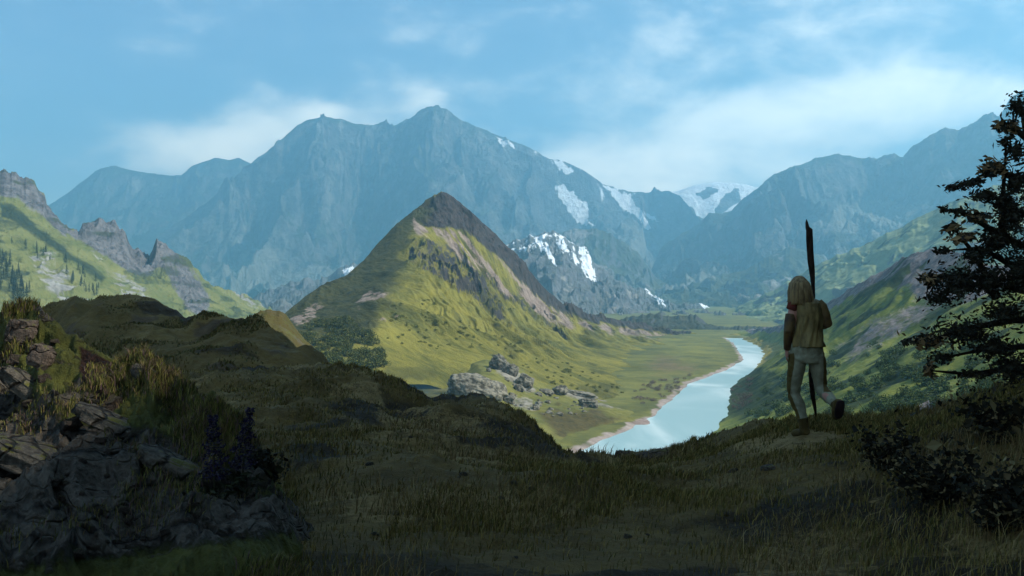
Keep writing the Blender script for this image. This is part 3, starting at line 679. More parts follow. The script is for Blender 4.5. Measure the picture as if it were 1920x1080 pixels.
def leaf_arrays(C, size, cols, rng, elong=2.2, up=.3):
    """one folded diamond leaf per point"""
    n = len(C)
    d = rng.normal(size=(n, 3)); d[:, 2] = d[:, 2]*.7+up; d /= np.linalg.norm(d, axis=1, keepdims=True)
    s = np.cross(d, rng.normal(size=(n, 3))); s /= np.linalg.norm(s, axis=1, keepdims=True)+1e-9
    nn = np.cross(d, s)
    L = size[:, None]; wd = L/elong
    b = C-d*L*.5; t = C+d*L*.5+nn*L*.08
    l = C+s*wd*.5-d*L*.05+nn*L*.10; r = C-s*wd*.5-d*L*.05+nn*L*.10
    V = np.stack([b, r, t, l], 1).reshape(-1, 3)
    Fq = np.arange(n*4).reshape(-1, 4)
    col = np.repeat(np.concatenate([cols, np.ones((n, 1))], 1), 4, 0)
    return V, Fq, col
def pick(rng, n, pal, jit=.25):
    pal = np.array(pal, float); c = pal[rng.integers(0, len(pal), n)]
    return c*(1+rng.uniform(-jit, jit, (n, 1)))

def tube(bm, pts, rad, seg=12, cap=True, ref=Vector((1, 0, 0))):
    """tapering tube; rad entries are r or (r_side, r_depth)"""
    rings = []
    P = [Vector(p) for p in pts]
    for i, p in enumerate(P):
        t = (P[min(i+1, len(P)-1)]-P[max(i-1, 0)]).normalized()
        rf = ref if abs(t.dot(ref)) < .9 else Vector((0, 0, 1))
        a = (rf-t*rf.dot(t)).normalized(); b = t.cross(a)
        r = rad[i] if isinstance(rad[i], (tuple, list)) else (rad[i], rad[i])
        rings.append([bm.verts.new(p+a*math.cos(q)*r[0]+b*math.sin(q)*r[1]) for q in [2*math.pi*k/seg for k in range(seg)]])
    for A, B in zip(rings, rings[1:]):
        for k in range(seg): bm.faces.new((A[k], A[(k+1) % seg], B[(k+1) % seg], B[k]))
    if cap:
        bm.faces.new(rings[0][::-1]); bm.faces.new(rings[-1])
    return rings
def ellipsoid(bm, c, r, rot=None, seg=20):
    M = Matrix.Translation(Vector(c)) @ (rot.to_matrix().to_4x4() if rot else Matrix()) @ Matrix.Diagonal((r[0], r[1], r[2], 1))
    bmesh.ops.create_uvsphere(bm, u_segments=seg, v_segments=max(8, seg//2+2), radius=1, matrix=M)
def bm_obj(name, bm, mat, parent=None, base=Vector((0, 0, 0)), smooth=True, voxel=None, sm=4):
    me = bpy.data.meshes.new(name); bmesh.ops.recalc_face_normals(bm, faces=bm.faces); bm.to_mesh(me); bm.free()
    if voxel:
        t = bpy.data.objects.new('tmp', me); COL.objects.link(t)
        r = t.modifiers.new('r', 'REMESH'); r.mode = 'VOXEL'; r.voxel_size = voxel
        q = t.modifiers.new('s', 'SMOOTH'); q.iterations = sm; q.factor = .5
        dg = bpy.context.evaluated_depsgraph_get(); dg.update()
        me2 = bpy.data.meshes.new_from_object(t.evaluated_get(dg)); bpy.data.objects.remove(t); bpy.data.meshes.remove(me)
        me = me2; me.name = name; me.materials.clear()
    me.transform(Matrix.Translation(-Vector(base)))
    if smooth: me.polygons.foreach_set('use_smooth', [True]*len(me.polygons))
    me.materials.append(mat)
    o = bpy.data.objects.new(name, me); COL.objects.link(o)
    if parent: o.parent = parent
    return o
def empty(name, loc, label, cat, group=None):
    o = bpy.data.objects.new(name, None); o.location = loc; o.empty_display_size = .2; COL.objects.link(o)
    tag(o, label, cat, group); return o

# ------------------------------------------------------------------ the walker
gp, _ = at('fg', 1503, 816); D0 = gp.y
K = D0/F                                                   # metres per picture pixel at the walker
def J(px, py, d=0.): return W(px, py, D0+d)
BASE = J(1506, 816)
skin = simple_mat('skin', (.30,.15,.115), (.38,.20,.15), 6, .6, spec=.3)
hairm = simple_mat('blond_hair', (.075,.05,.02), (.27,.20,.09), 5, .5, .006, 60, .35, .35, .65, (9,9,.6))
vestm = simple_mat('olive_leather', (.055,.040,.012), (.20,.155,.055), 4.5, .6, .006, 45, .3, .36, .64, (1.6,1.6,.7))
trm, nt, b = new_mat('grey_green_cloth'); n = N(nt)
tc = n.new('ShaderNodeTexCoord').outputs['Object']
f = n.noise(n.mapping(tc, (1,1,.6)), 7, 6, .6); at_ = n.new('ShaderNodeAttribute', attribute_name='leg_shade')
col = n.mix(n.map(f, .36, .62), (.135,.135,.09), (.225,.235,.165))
col = n.mix(n.map(n.math('MULTIPLY_ADD', n.math('SUBTRACT', f, .5), 1.4, at_.outputs['Fac']), .42, .58), col, (.075,.054,.016))  # brown mixed in for the shaded leg edges
n.link(col, b.inputs['Base Color']); n.link(n.bump(n.noise(tc, 60, 5, .6), .004), b.inputs['Normal'])
redm = simple_mat('dark_red_cloth', (.055,.012,.008), (.10,.02,.014), 8, .9)
guardm = simple_mat('dark_leather', (.03,.016,.012), (.10,.065,.02), 4, .6, .004, 40, .3)
bootm = simple_mat('brown_suede_boot', (.045,.033,.009), (.08,.058,.016), 7, .85, .004, 60)
solem = simple_mat('dark_sole', (.012,.007,.008), (.022,.013,.014), 9, .9)
# body: one continuous surface
bm = bmesh.new()
ellipsoid(bm, J(1500,538,.02), (.078,.098,.115), Matrix.Rotation(R(6), 3, 'Y').to_quaternion())
ellipsoid(bm, J(1499,545,.075), (.052,.055,.075)); ellipsoid(bm, J(1498.5,541,.135), (.014,.022,.024))
ellipsoid(bm, J(1486.5,541,.02), (.012,.022,.032)); ellipsoid(bm, J(1513.5,541,.02), (.012,.022,.032))
tube(bm, [J(1502,548,.01), J(1506,562,0), J(1509,572,0)], [.058,.060,.085], 16)
tube(bm, [J(1511,563), J(1512,575), J(1514,600), J(1513,628), J(1512,650), J(1513,668)], [(.10,.07),(.165,.10),(.155,.115),(.135,.10),(.155,.115),(.16,.12)], 20)
tube(bm, [J(1490,570,-.01), J(1484,595,-.03), J(1479,622,-.05), J(1477,640,0), J(1475.5,657,.04)], [.056,.050,.041,.038,.029], 14)
tube(bm, [J(1536,572,0), J(1544,588,-.02), J(1549,605,-.02), J(1541,606,.14), J(1530,604,.27)], [.056,.050,.043,.038,.029], 14)
tube(bm, [J(1497,660), J(1491,700,.06), J(1489,735,.10), J(1498,762,.05), J(1506,792,0)], [.085,.072,.055,.052,.036], 16)
tube(bm, [J(1530,660), J(1536,700,.02), J(1539,730,.02), J(1552,744,-.20), J(1566,757,-.40)], [.085,.070,.054,.050,.036], 16)
# left hand hanging, fingers loosely curled
tube(bm, [J(1475.5,656,.04), J(1475.2,662,.045), J(1475.5,668,.05)], [(.020,.030),(.019,.042),(.018,.040)], 12)
for k, (dd, ln) in enumerate(((-.028,8.5),(-.009,10.5),(.010,11.5),(.029,10))):
    tube(bm, [J(1475.5,667,.05+dd), J(1475.2,667+ln*.45,.055+dd), J(1476.2,667+ln*.8,.06+dd*.9), J(1477.6,667+ln,.062+dd*.85)], [.0095,.009,.0085,.007], 8)
tube(bm, [J(1475.8,660,.075), J(1477.5,666,.098), J(1478.8,671,.10)], [.0115,.0105,.008], 8)
# right hand closed round the staff
hc = J(1527,603,.32)
ellipsoid(bm, hc+Vector((.018,-.03,0)), (.022,.035,.045))
for k in range(4):
    z = .030-.020*k; c = J(1525,603,.34)+Vector((0,0,z))
    tube(bm, [c+Vector((.030*math.cos(q), .030*math.sin(q), 0)) for q in (R(-30), R(30), R(90), R(150), R(205))], [.0095,.0095,.009,.0085,.007], 8)
tube(bm, [hc+Vector((.01,-.04,.03)), hc+Vector((-.015,-.035,.045)), hc+Vector((-.03,-.01,.05))], [.012,.011,.008], 8)
person = bm_obj('person', bm, skin, None, BASE, voxel=.0062, sm=3)
person.location = BASE
tag(person, 'person in olive vest and pale trousers walking away with a long staff', 'person')
# hair
bm = bmesh.new(); hr = np.random.default_rng(17)
ellipsoid(bm, J(1499,538,-.005), (.094,.108,.116))
for i in range(210):
    a = hr.uniform(R(165), R(375)); t0 = hr.uniform(.0, 1.)
    cx, sx = math.cos(a), math.sin(a); q = hr.uniform(.94, 1.08)
    e0 = hr.uniform(.25, 1.0)
    p0 = J(1498.5,521.5,.0)+Vector((cx*.055*e0, sx*.06*e0, .022*(1-e0*e0)))
    p1 = J(1499,532,0)+Vector((cx*.098*q, sx*.11*q, 0))
    p2 = J(1499.5,546,0)+Vector((cx*.112*q, sx*.122*q, 0))
    end = 563+hr.uniform(-5, 6)+(3 if cx > .3 else 0)
    p3 = J(1500.5+(4 if cx > 0 else -.5),end,0)+Vector((cx*.118*q, sx*.118*q, 0))
    p4 = p3+Vector((cx*.004+hr.normal()*.008, hr.normal()*.006, -.022))
    w_ = hr.uniform(.008, .014)
    tube(bm, [p0, p1, p2+Vector((hr.normal()*.005,0,0)), p3, p4], [w_*.8, w_, w_*1.05, w_*.8, .002], 6)
bm_obj('hair', bm, hairm, person, BASE)
# vest with folds
def shell(name, rings, mat, fold=.006, seg=72, nv=46, ph=0., th=.007):
    """rings: (py, cx, rx, ry[m], dD); closed cloth shell with long folds, rim turned in at hem and neck"""
    py = np.array([r[0] for r in rings], float); bm = bmesh.new(); rows = []
    ys = np.linspace(py[0], py[-1], nv)
    for y in ys:
        cx, rx, ry, dd = (np.interp(y, py, [r[k] for r in rings]) for k in (1, 2, 3, 4))
        c = J(cx, y, dd); row = []
        for k in range(seg):
            q = 2*math.pi*k/seg; t = (y-py[0])/(py[-1]-py[0])
            f = fold*(.25+t)*(MN.noise(Vector((math.cos(q)*2.6+ph+t*.9, math.sin(q)*2.6, t*1.4)))*2.2+MN.noise(Vector((math.cos(q)*6+t*2.4, math.sin(q)*6+ph, t*2.2))))
            row.append(bm.verts.new(c+Vector((math.cos(q)*(rx*K+f), math.sin(q)*(ry+f), 0))))
        rows.append(row)
    for row, s_ in ((rows[0], 1), (rows[-1], -1)):
        cen = sum((v.co for v in row), Vector())/seg
        inn = [bm.verts.new(v.co+(cen-v.co).normalized()*th*2+Vector((0,0,-.004*s_))) for v in row]
        inn2 = [bm.verts.new(v.co+(cen-v.co).normalized()*th*3+Vector((0,0,-.05*s_))) for v in row]
        for A, B in ((row, inn), (inn, inn2)):
            for k in range(seg): bm.faces.new((A[k], A[(k+1) % seg], B[(k+1) % seg], B[k]))
    for A, B in zip(rows, rows[1:]):
        for k in range(seg): bm.faces.new((A[k], A[(k+1) % seg], B[(k+1) % seg], B[k]))
    return bm_obj(name, bm, mat, person, BASE)
shell('vest', [(559,1509,15,.075,0),(563,1511,24,.095,0),(568,1512,28.5,.125,0),(580,1513,28.5,.145,0),(600,1515,27,.150,0),(622,1513,28,.145,0),(640,1512,30.5,.155,0),(650,1512,32.5,.165,0)], vestm, .019)
bm = bmesh.new(); tube(bm, [J(1497,559.5,.02), J(1509,562.5,-.085), J(1522,560,.02)], [.012,.016,.012], 10); bm_obj('collar', bm, vestm, person, BASE)
# sleeves and arm guards
bm = bmesh.new(); tube(bm, [J(1493,564,-.005), J(1488,571,-.012), J(1484.5,580,-.02), J(1483.6,582,-.02)], [(.052,.06),(.066,.07),(.062,.066),(.056,.06)], 18)
bm_obj('sleeve', bm, redm, person, BASE, voxel=.006, sm=3)
bm = bmesh.new(); tube(bm, [J(1533,566,0), J(1540,575,-.01), J(1546,592,-.02), J(1549.5,606,-.015), J(1543,610,.10)], [(.05,.06),(.064,.07),(.064,.066),(.066,.066),(.05,.05)], 18)
bm_obj('sleeve', bm, guardm, person, BASE, voxel=.006, sm=4)
bm = bmesh.new(); tube(bm, [J(1482.5,589,-.025), J(1481,602,-.035), J(1478.6,620,-.05), J(1477,640,0), J(1475.8,655,.037)], [(.056,.056),(.06,.06),(.053,.053),(.047,.047),(.037,.037)], 18)
bm_obj('arm_guard', bm, guardm, person, BASE, voxel=.006, sm=2)
# trousers: hips and two legs as one cloth
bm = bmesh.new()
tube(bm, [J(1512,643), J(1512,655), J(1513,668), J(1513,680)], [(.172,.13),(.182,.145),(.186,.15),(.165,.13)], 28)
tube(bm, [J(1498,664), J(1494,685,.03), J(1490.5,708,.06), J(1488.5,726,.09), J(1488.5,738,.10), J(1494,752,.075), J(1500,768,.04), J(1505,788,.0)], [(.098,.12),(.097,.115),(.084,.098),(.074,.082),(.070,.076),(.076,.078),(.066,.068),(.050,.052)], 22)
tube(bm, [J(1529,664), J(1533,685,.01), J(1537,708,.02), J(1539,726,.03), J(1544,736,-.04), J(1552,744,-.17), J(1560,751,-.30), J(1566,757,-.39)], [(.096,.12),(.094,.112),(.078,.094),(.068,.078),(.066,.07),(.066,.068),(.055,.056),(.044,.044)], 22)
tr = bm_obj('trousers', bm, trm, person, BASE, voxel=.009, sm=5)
for v in tr.data.vertices:
    p = v.co; k = MN.noise(Vector((p.x*9, p.y*9, p.z*14)))*.010+MN.noise(Vector((p.x*22, p.y*22, p.z*30+4)))*.005
    v.co = p+v.normal*k
pa = tr.data.color_attributes.new('leg_shade', 'FLOAT_COLOR', 'POINT')  # shade along the outer leg edges, painted into the cloth by position
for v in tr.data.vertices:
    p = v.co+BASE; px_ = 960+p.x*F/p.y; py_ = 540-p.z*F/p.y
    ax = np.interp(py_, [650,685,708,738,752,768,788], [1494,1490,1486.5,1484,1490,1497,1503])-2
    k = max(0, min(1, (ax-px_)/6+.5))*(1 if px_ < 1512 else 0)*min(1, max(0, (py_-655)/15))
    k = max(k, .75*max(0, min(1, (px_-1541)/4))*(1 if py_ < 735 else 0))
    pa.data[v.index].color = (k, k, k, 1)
# boots
bm = bmesh.new()
tube(bm, [J(1504.5,783,0), J(1507,797,0), J(1508.5,808,.0)], [(.062,.062),(.052,.056),(.056,.060)], 18)
tube(bm, [J(1513,809,-.06), J(1509,810,0), J(1500,811.5,.07), J(1489,812.5,.14), J(1484.5,813.5,.165)], [(.036,.040),(.046,.050),(.048,.042),(.044,.030),(.018,.016)], 16, ref=Vector((0,0,1)))
bm_obj('boot', bm, bootm, person, BASE, voxel=.007, sm=4)
bm = bmesh.new()
tube(bm, [J(1564,755,-.385), J(1568,760,-.41), J(1569,768,-.40)], [(.055,.052),(.055,.055),(.05,.05)], 16)
tube(bm, [J(1572,750,-.46), J(1571,758,-.44), J(1569,770,-.41), J(1568,781,-.385), J(1568,786,-.36)], [(.040,.030),(.054,.045),(.056,.045),(.050,.036),(.022,.016)], 16)
bo = bm_obj('boot', bm, bootm, person, BASE, voxel=.007, sm=4)
bm = bmesh.new()
tube(bm, [J(1576,751,-.50), J(1576,758,-.49), J(1574,769,-.465), J(1572.5,780,-.43), J(1572,785,-.405)], [(.034,.010),(.050,.014),(.054,.014),(.046,.013),(.020,.008)], 16)
bm_obj('sole', bm, solem, bo, BASE, voxel=.006, sm=3)
# staff
bm = bmesh.new()
sg, _ = at('fg', 1531, 787); dS = sg.y-D0
pts = [(1512,411,-.02,.5),(1512.5,417,-.02,2.6),(1514,427,-.01,4.0),(1517.5,431,-.01,6.2),(1518,450,.02,6.6),(1519,470,.05,6.4),(1520.5,490,.09,6.3),(1522.5,508,.12,5.6),(1524,528,.16,4.2),(1525.2,545,.19,3.2),(1526,562,.23,2.8),(1526,603,.34,2.9),(1522,660,.34+(dS-.34)*.3,3.2),(1520,700,.34+(dS-.34)*.53,4.6),(1523,735,.34+(dS-.34)*.73,5.0),(1528,765,.34+(dS-.34)*.9,3.4),(1531,787,dS,1.0)]
tube(bm, [J(a, b, c) for a, b, c, r in pts], [(r*K, r*K*.45) for a, b, c, r in pts], 14)
bs = J(1531,787,dS)
st = bm_obj('wooden_staff', bm, simple_mat('dark_wood', (.012,.007,.006), (.035,.022,.018), 6, .8, .006, 30, .2, stretch=(5,5,.6)), None, bs)
st.location = bs
tag(st, 'tall dark wooden staff with broad pointed top held by the walker', 'staff')

# ------------------------------------------------------------------ tree at the right edge
rt_ = np.random.default_rng(21)
bk = simple_mat('dark_bark', (.006,.005,.004), (.02,.016,.011), 6, .95, .02, 14, .1, stretch=(3,3,.6))
tb, _ = at('fg', 2010, 770)
tree = empty('tree', tb, 'dark leafy tree leaning in from the right edge above the slope', 'tree')
def PT(px, py, d=0): return W(px, py, tb.y+d)
bm = bmesh.new()
trunk = [tb-Vector((0,0,.15)), PT(2004,700), PT(1985,600,-.1), PT(1962,480,0), PT(1945,360,.1), PT(1928,260,.05), PT(1915,200,.1)]
tube(bm, trunk, [.17,.13,.11,.085,.06,.035,.012], 12)
BR = [[(1928,260),(1905,245),(1880,240)], [(1940,340),(1895,330),(1860,318),(1815,343),(1784,352)], [(1952,410),(1905,395),(1850,378)], [(1962,480),(1905,455),(1850,425),(1805,398),(1765,392)],
      [(1966,510),(1900,500),(1840,465),(1770,470)], [(1975,560),(1900,540),(1820,520),(1735,520)], [(1985,600),(1900,600),(1820,615),(1740,640),(1695,640)], [(1990,640),(1920,650),(1850,655),(1760,672)], [(1998,680),(1900,690),(1820,702),(1745,695)],
      [(1870,560),(1830,480),(1790,430)], [(1880,440),(1880,380),(1885,290)]]
for b in BR:
    dz = [rt_.uniform(-.5,.5)*k/len(b) for k in range(len(b))]
    tube(bm, [PT(x, y, z) for (x, y), z in zip(b, dz)], list(np.linspace(.036, .006, len(b))), 7)
CL = [(1908,200,22,26,0),(1888,238,28,13,1),(1884,268,16,12,0),(1905,285,22,22,0),(1862,316,30,18,1),(1820,343,32,10,0),(1787,352,17,7,0),(1845,366,36,14,0),(1905,345,26,30,0),(1898,405,40,40,0),(1800,396,20,10,0),(1832,408,26,13,1),(1770,392,11,6,0),
      (1868,452,46,32,0),(1805,446,26,11,1),(1768,470,20,8,0),(1915,510,40,50,0),(1858,528,52,34,0),(1795,530,52,34,0),(1742,522,26,12,1),(1886,588,50,26,0),(1810,622,62,28,0),(1740,640,34,15,1),(1698,641,13,6,0),(1866,652,52,24,0),(1765,670,26,10,0),(1896,690,40,34,0),(1824,702,36,11,0),(1742,692,11,15,1),(1830,480,30,20,0),(1785,428,16,10,1),(1880,380,20,26,0),(1760,560,30,16,0)]
for (x, y, rx, ry, kd) in CL:
    best = min(((bx-x)**2+(by-y)**2, bx, by) for b in BR for (x0, y0), (x1, y1) in zip(b, b[1:]) for bx, by in [(x0+(x1-x0)*t/4, y0+(y1-y0)*t/4) for t in range(5)])
    for i in range(4):
        a = rt_.uniform(0, 6.28); p0 = PT(best[1], best[2]); p2 = PT(x+rx*.8*math.cos(a), y+ry*.8*math.sin(a), rt_.normal()*.15)
        tube(bm, [p0, (p0+p2)/2+Vector((rt_.normal()*.02, 0, rt_.normal()*.02)), p2], [.010,.007,.003], 5)
bm_obj('trunk', bm, bk, tree, tb)
C = []; cc = []; sz = []
DK = [(.010,.011,.007),(.007,.007,.005),(.014,.015,.008),(.020,.018,.010)]; BN = [(.17,.115,.055),(.12,.08,.04),(.21,.145,.07),(.08,.058,.028)]
for (x, y, rx, ry, kd) in CL:
    n_ = int(rx*ry*(.62 if not kd else .40))+24
    for i in range(n_):
        a = rt_.uniform(0, 2*math.pi); q = abs(rt_.normal())*.52
        C.append(PT(x+rx*q*math.cos(a), y+ry*q*math.sin(a), rt_.normal()*(.12+.005*rx)))
        c = (BN if kd and rt_.random() < .62 else DK)[rt_.integers(0,4)]
        cc.append(c); sz.append(rt_.uniform(.028,.062)*(1.5 if kd else 1))
V, Fq, col = leaf_arrays(np.array(C)-np.array(tb), np.array(sz), np.array(cc), rt_, 2.5, .05)
mesh_np('crown', V, Fq, MAT_LEAF, False, {'col': col}, tree)

# ------------------------------------------------------------------ shrubs at the lower right
def shrub(px, py, rx, ry, n_, pal, lab, big=.0, key='fg', seed=0, name='shrub', cat='shrub', size=(.025,.055), group=None):
    r = np.random.default_rng(seed); p, _ = at(key, px, py); k = p.y/F
    o = empty(name, p, lab, cat, group); C = []; tips = []
    for j in range(9):
        a = r.uniform(0, 2*math.pi); q = r.uniform(.3, 1)
        tips.append(Vector((rx*k*q*math.cos(a), rx*k*.6*q*math.sin(a), ry*k*r.uniform(.5,1.05))))
    bm = bmesh.new()
    for t in tips: tube(bm, [(0,0,-.05), t*.5+Vector((0,0,.03)), t], [.012,.009,.003], 6)
    bm_obj('stem', bm, bk, o)
    for i in range(n_):
        t = tips[r.integers(0, 9)]*r.uniform(.35, 1.08)
        C.append(t+Vector(r.normal(size=3)*rx*k*.22))
    C = np.array(C); C[:, 2] = np.abs(C[:, 2])
    s_ = r.uniform(*size, n_)*np.where(r.random(n_) < big, 2.3, 1)
    V, Fq, col = leaf_arrays(C, s_, pick(r, n_, pal), r, 1.7, .2)
    mesh_np('foliage', V, Fq, MAT_LEAF, False, {'col': col}, o); return o
MIX = DK+DK+[(.10,.085,.04),(.15,.12,.06)]
shrub(1660, 880, 60, 70, 900, MIX, 'low dark shrub nearest to the walker, just below the raised foot', .02, seed=3)
shrub(1760, 950, 90, 95, 1300, MIX, 'wide dark shrub low on the right slope with pale dry leaves', .03, seed=4)
shrub(1870, 830, 70, 85, 1100, MIX, 'dark shrub directly under the tree at the right edge', .10, seed=5)
shrub(1880, 1000, 80, 120, 1300, MIX, 'tall dark shrub in the bottom right corner', .06, seed=6)
shrub(490, 905, 55, 50, 700, DK+[(.03,.03,.012)], 'small dark leafy shrub beside the purple flower spikes', .05, 'rocky', 8)

# ------------------------------------------------------------------ purple flower spikes
def flower(px, py, top, wpx, lean, lab, seed):
    r = np.random.default_rng(seed); p, _ = at('rocky', px, py); k = p.y/F; H = (py-top)*k
    o = empty('lupin', p, lab, 'flower', 'purple flower spikes'); L = Vector((lean*k, 0, 0))
    bm = bmesh.new(); tube(bm, [(0,0,-.05), L*.3+Vector((0,0,H*.4)), L+Vector((0,0,H*.97))], [.007,.006,.003], 8)
    bm_obj('stem', bm, simple_mat('flower_stem', (.02,.022,.010), (.03,.03,.015), 8), o)
    C = []
    for i in range(1100):
        t = r.uniform(.24, 1)**.9; rad = wpx*k*.5*(1-.72*max(0,(t-.42)/.58))*(.75+.25*math.sin(t*40))*r.uniform(.55,1.08)
        a = r.uniform(0, 2*math.pi)
        C.append(L*t*t+Vector((math.cos(a)*rad, math.sin(a)*rad, H*t)))
    V, Fq, col = leaf_arrays(np.array(C), r.uniform(.010,.021,1100), pick(r, 1100, [(.010,.007,.030),(.014,.010,.045),(.007,.005,.018),(.05,.045,.06)], .3)*np.array([1,1,1]), r, 1.5, .1)
    mesh_np('flower_spike', V, Fq, MAT_LEAF, False, {'col': col}, o)
    C = np.array([Vector((r.normal()*wpx*k*.5, r.normal()*wpx*k*.5, H*r.uniform(.03,.22))) for i in range(90)])
    V, Fq, col = leaf_arrays(C, r.uniform(.04,.08,90), pick(r, 90, [(.012,.016,.008),(.02,.024,.010)]), r, 3.2, .5)
    mesh_np('foliage', V, Fq, MAT_LEAF, False, {'col': col}, o)
flower(403, 945, 778, 62, -4, 'purple flower spike on the left, fuller and lower, among dark rocks', 31)
flower(452, 925, 766, 52, 18, 'purple flower spike on the right, taller and leaning right', 32)

# ------------------------------------------------------------------ boulders and slabs
def rock(name, key, px, py, wp, hp, lab, mat, seed, boxy=.75, depth=.8, tilt=(0,0,0), sink=.30, sub=5, cat='boulder', rough=.22, strat=0., group=None):
    p, _ = at(key, px, py); k = p.y/F
    bm = bmesh.new(); bmesh.ops.create_icosphere(bm, subdivisions=sub, radius=1)
    rr = (wp*k/2, wp*k/2*depth, hp*k*.62); sd = Vector((seed*3.7, seed*1.9, -seed*2.3))
    E = Matrix.Rotation(R(tilt[2]),3,'Z') @ Matrix.Rotation(R(tilt[1]),3,'Y') @ Matrix.Rotation(R(tilt[0]),3,'X')
    for v in bm.verts:
        c = v.co; q = Vector([math.copysign(abs(a)**boxy, a) for a in c])
        d = MN.fractal(c*1.1+sd, 1., 2., 5)*rough*1.4-abs(MN.noise(c*2.3+sd))*rough*.9+MN.fractal(c*5+sd, .9, 2., 4)*rough*.22
        if strat: d += strat*math.sin((c.z*1.0+c.x*.3+MN.noise(c*1.5+sd)*.4)*16)*.5
        q = q*(1+d)
        v.co = E @ Vector((q.x*rr[0], q.y*rr[1], q.z*rr[2]))
    o = bm_obj(name, bm, mat); o.location = p+Vector((0,0,rr[2]*(1-2*sink))); tag(o, lab, cat, group); return o
palerock = terrain_mat  # (kept for the mask materials)
MR = simple_mat('pale_boulder_stone', (.055,.05,.038), (.20,.185,.145), .5, .9, .5, .8, .2)
MRd = simple_mat('grey_boulder_stone', (.045,.042,.034), (.16,.15,.12), .5, .9, .5, .8, .2)
def cracked(name, c1, c2, moss, scale, bump):
    m, nt, b = new_mat(name); n = N(nt)
    tc = n.new('ShaderNodeTexCoord').outputs['Object']
    wv = n.new('ShaderNodeVectorMath', operation='MULTIPLY_ADD'); nn = n.new('ShaderNodeTexNoise'); n.link(tc, nn.inputs['Vector']); nn.inputs['Scale'].default_value = scale*1.5
    n.link(nn.outputs['Color'], wv.inputs[0]); wv.inputs[1].default_value = (.22,.22,.22); n.link(tc, wv.inputs[2])
    v = n.new('ShaderNodeTexVoronoi', feature='DISTANCE_TO_EDGE'); n.link(n.mapping(wv.outputs[0], (1,1,2.2)), v.inputs['Vector']); v.inputs['Scale'].default_value = scale
    cr = n.map(v.outputs['Distance'], 0, .05)
    f = n.noise(tc, scale*1.3, 8, .68); g = n.noise(tc, scale*9, 6, .7)
    col = n.mix(n.map(n.math('MULTIPLY_ADD', f, .6, n.math('MULTIPLY', g, .4)), .38, .62), c1, c2)
    geo = n.new('ShaderNodeNewGeometry'); sx = n.new('ShaderNodeSeparateXYZ'); n.link(geo.outputs['Normal'], sx.inputs[0])
    mo = n.map(n.math('MULTIPLY_ADD', n.noise(tc, scale*2.2, 7, .7), 1.6, n.math('MULTIPLY', sx.outputs['Z'], .35)), 1.08, 1.25)
    col = n.mix(mo, col, moss); col = n.mix(n.map(cr, 0, 1, .75, 0.), col, (c1[0]*.3, c1[1]*.3, c1[2]*.3))
    n.link(col, b.inputs['Base Color'])
    h = n.math('ADD', n.math('MULTIPLY', cr, .6), n.math('MULTIPLY_ADD', g, .5, f))
    n.link(n.bump(h, bump), b.inputs['Normal']); return m
MS = cracked('wet_slab_stone', (.035,.031,.026), (.16,.145,.12), (.10,.10,.025), 2.6, .10)
MSb = cracked('brown_slab_stone', (.04,.031,.025), (.15,.12,.10), (.09,.09,.022), 3.4, .08)
MSx = simple_mat('wet_slab_stone', (.026,.023,.020), (.13,.118,.10), 2.2, .85, .08, 7, .25, .36, .64, (1,1,3))
B = 'bench'
rock('boulder', B, 893, 744, 118, 46, 'huge whaleback boulder, largest of all, on the shore of the tarn', MR, 1, .95, .6, (0,14,0), .30, 6, rough=.13, strat=.02)
rock('boulder', B, 860, 683, 36, 22, 'blocky pale boulder standing just above the huge whaleback boulder', MR, 2, .62, .9)
rock('boulder', B, 838, 686, 22, 10, 'low flat boulder touching the left foot of the blocky pale boulder', MRd, 3, .8)
rock('boulder', B, 783, 703, 13, 13, 'small pointed pale boulder at the left end of the tarn', MR, 4, .6)
rock('boulder', B, 804, 701, 13, 8, 'small low boulder on the far shore in the middle of the tarn', MRd, 5)
rock('boulder', B, 835, 709, 15, 13, 'upright boulder at the left tip of the huge whaleback boulder', MR, 6, .7)
rock('boulder', B, 936, 690, 36, 26, 'long dark craggy boulder high above the right end of the whaleback', MRd, 7, .8, .7, (0,28,0))
rock('boulder', B, 958, 702, 28, 24, 'dark boulder below the long craggy one and touching it', MRd, 8, .8, .7, (0,30,0))
rock('boulder', B, 984, 724, 30, 26, 'grey wedge boulder leaning downhill to the right of the grass knob', MR, 9, .8, .7, (0,35,0))
rock('boulder', B, 917, 697, 9, 8, 'pale round stone on the grass above the whaleback', MR, 10)
rock('boulder', B, 951, 714, 10, 7, 'small pale stone in the grass right of the whaleback crest', MR, 11)
rock('boulder', B, 972, 732, 20, 12, 'broken grey boulder at the foot of the wedge boulder', MRd, 12, .7)
rock('boulder', B, 1051, 739, 26, 19, 'rounded pale boulder on the green rise, lit on its right side', MR, 13, .8)
rock('boulder', B, 1022, 738, 30, 10, 'low dark boulder touching the left of the rounded pale one', MRd, 14, .8)
rock('boulder', B, 1088, 743, 54, 11, 'long flat grey slab on the rise right of the rounded boulder', MR, 15, .7, .5, (0,8,0))
rock('boulder', B, 1102, 764, 34, 20, 'single squat boulder near the river end of the rise', MRd, 16, .7)
rock('boulder', B, 1005, 768, 14, 11, 'small pale boulder on the slope under the rise', MR, 17)
rock('boulder', B, 952, 754, 28, 15, 'grey boulder half hidden behind the dark foreground ridge', MRd, 18, .8)
rock('boulder', B, 700, 672, 14, 8, 'small pinkish stone alone among the hillside bushes', MSb, 19) if False else None
Q = 'rocky'
rock('rock_slab', Q, 55, 735, 130, 26, 'long bare grey slab slanting down at the left edge', MS, 21, .5, .45, (0,36,0), .3, 5, 'rock', .12, .03)
rock('rock_slab', Q, 212, 800, 150, 24, 'long bare grey slab in the middle of the rocky slope', MS, 22, .5, .45, (0,24,0), .3, 5, 'rock', .12, .03)
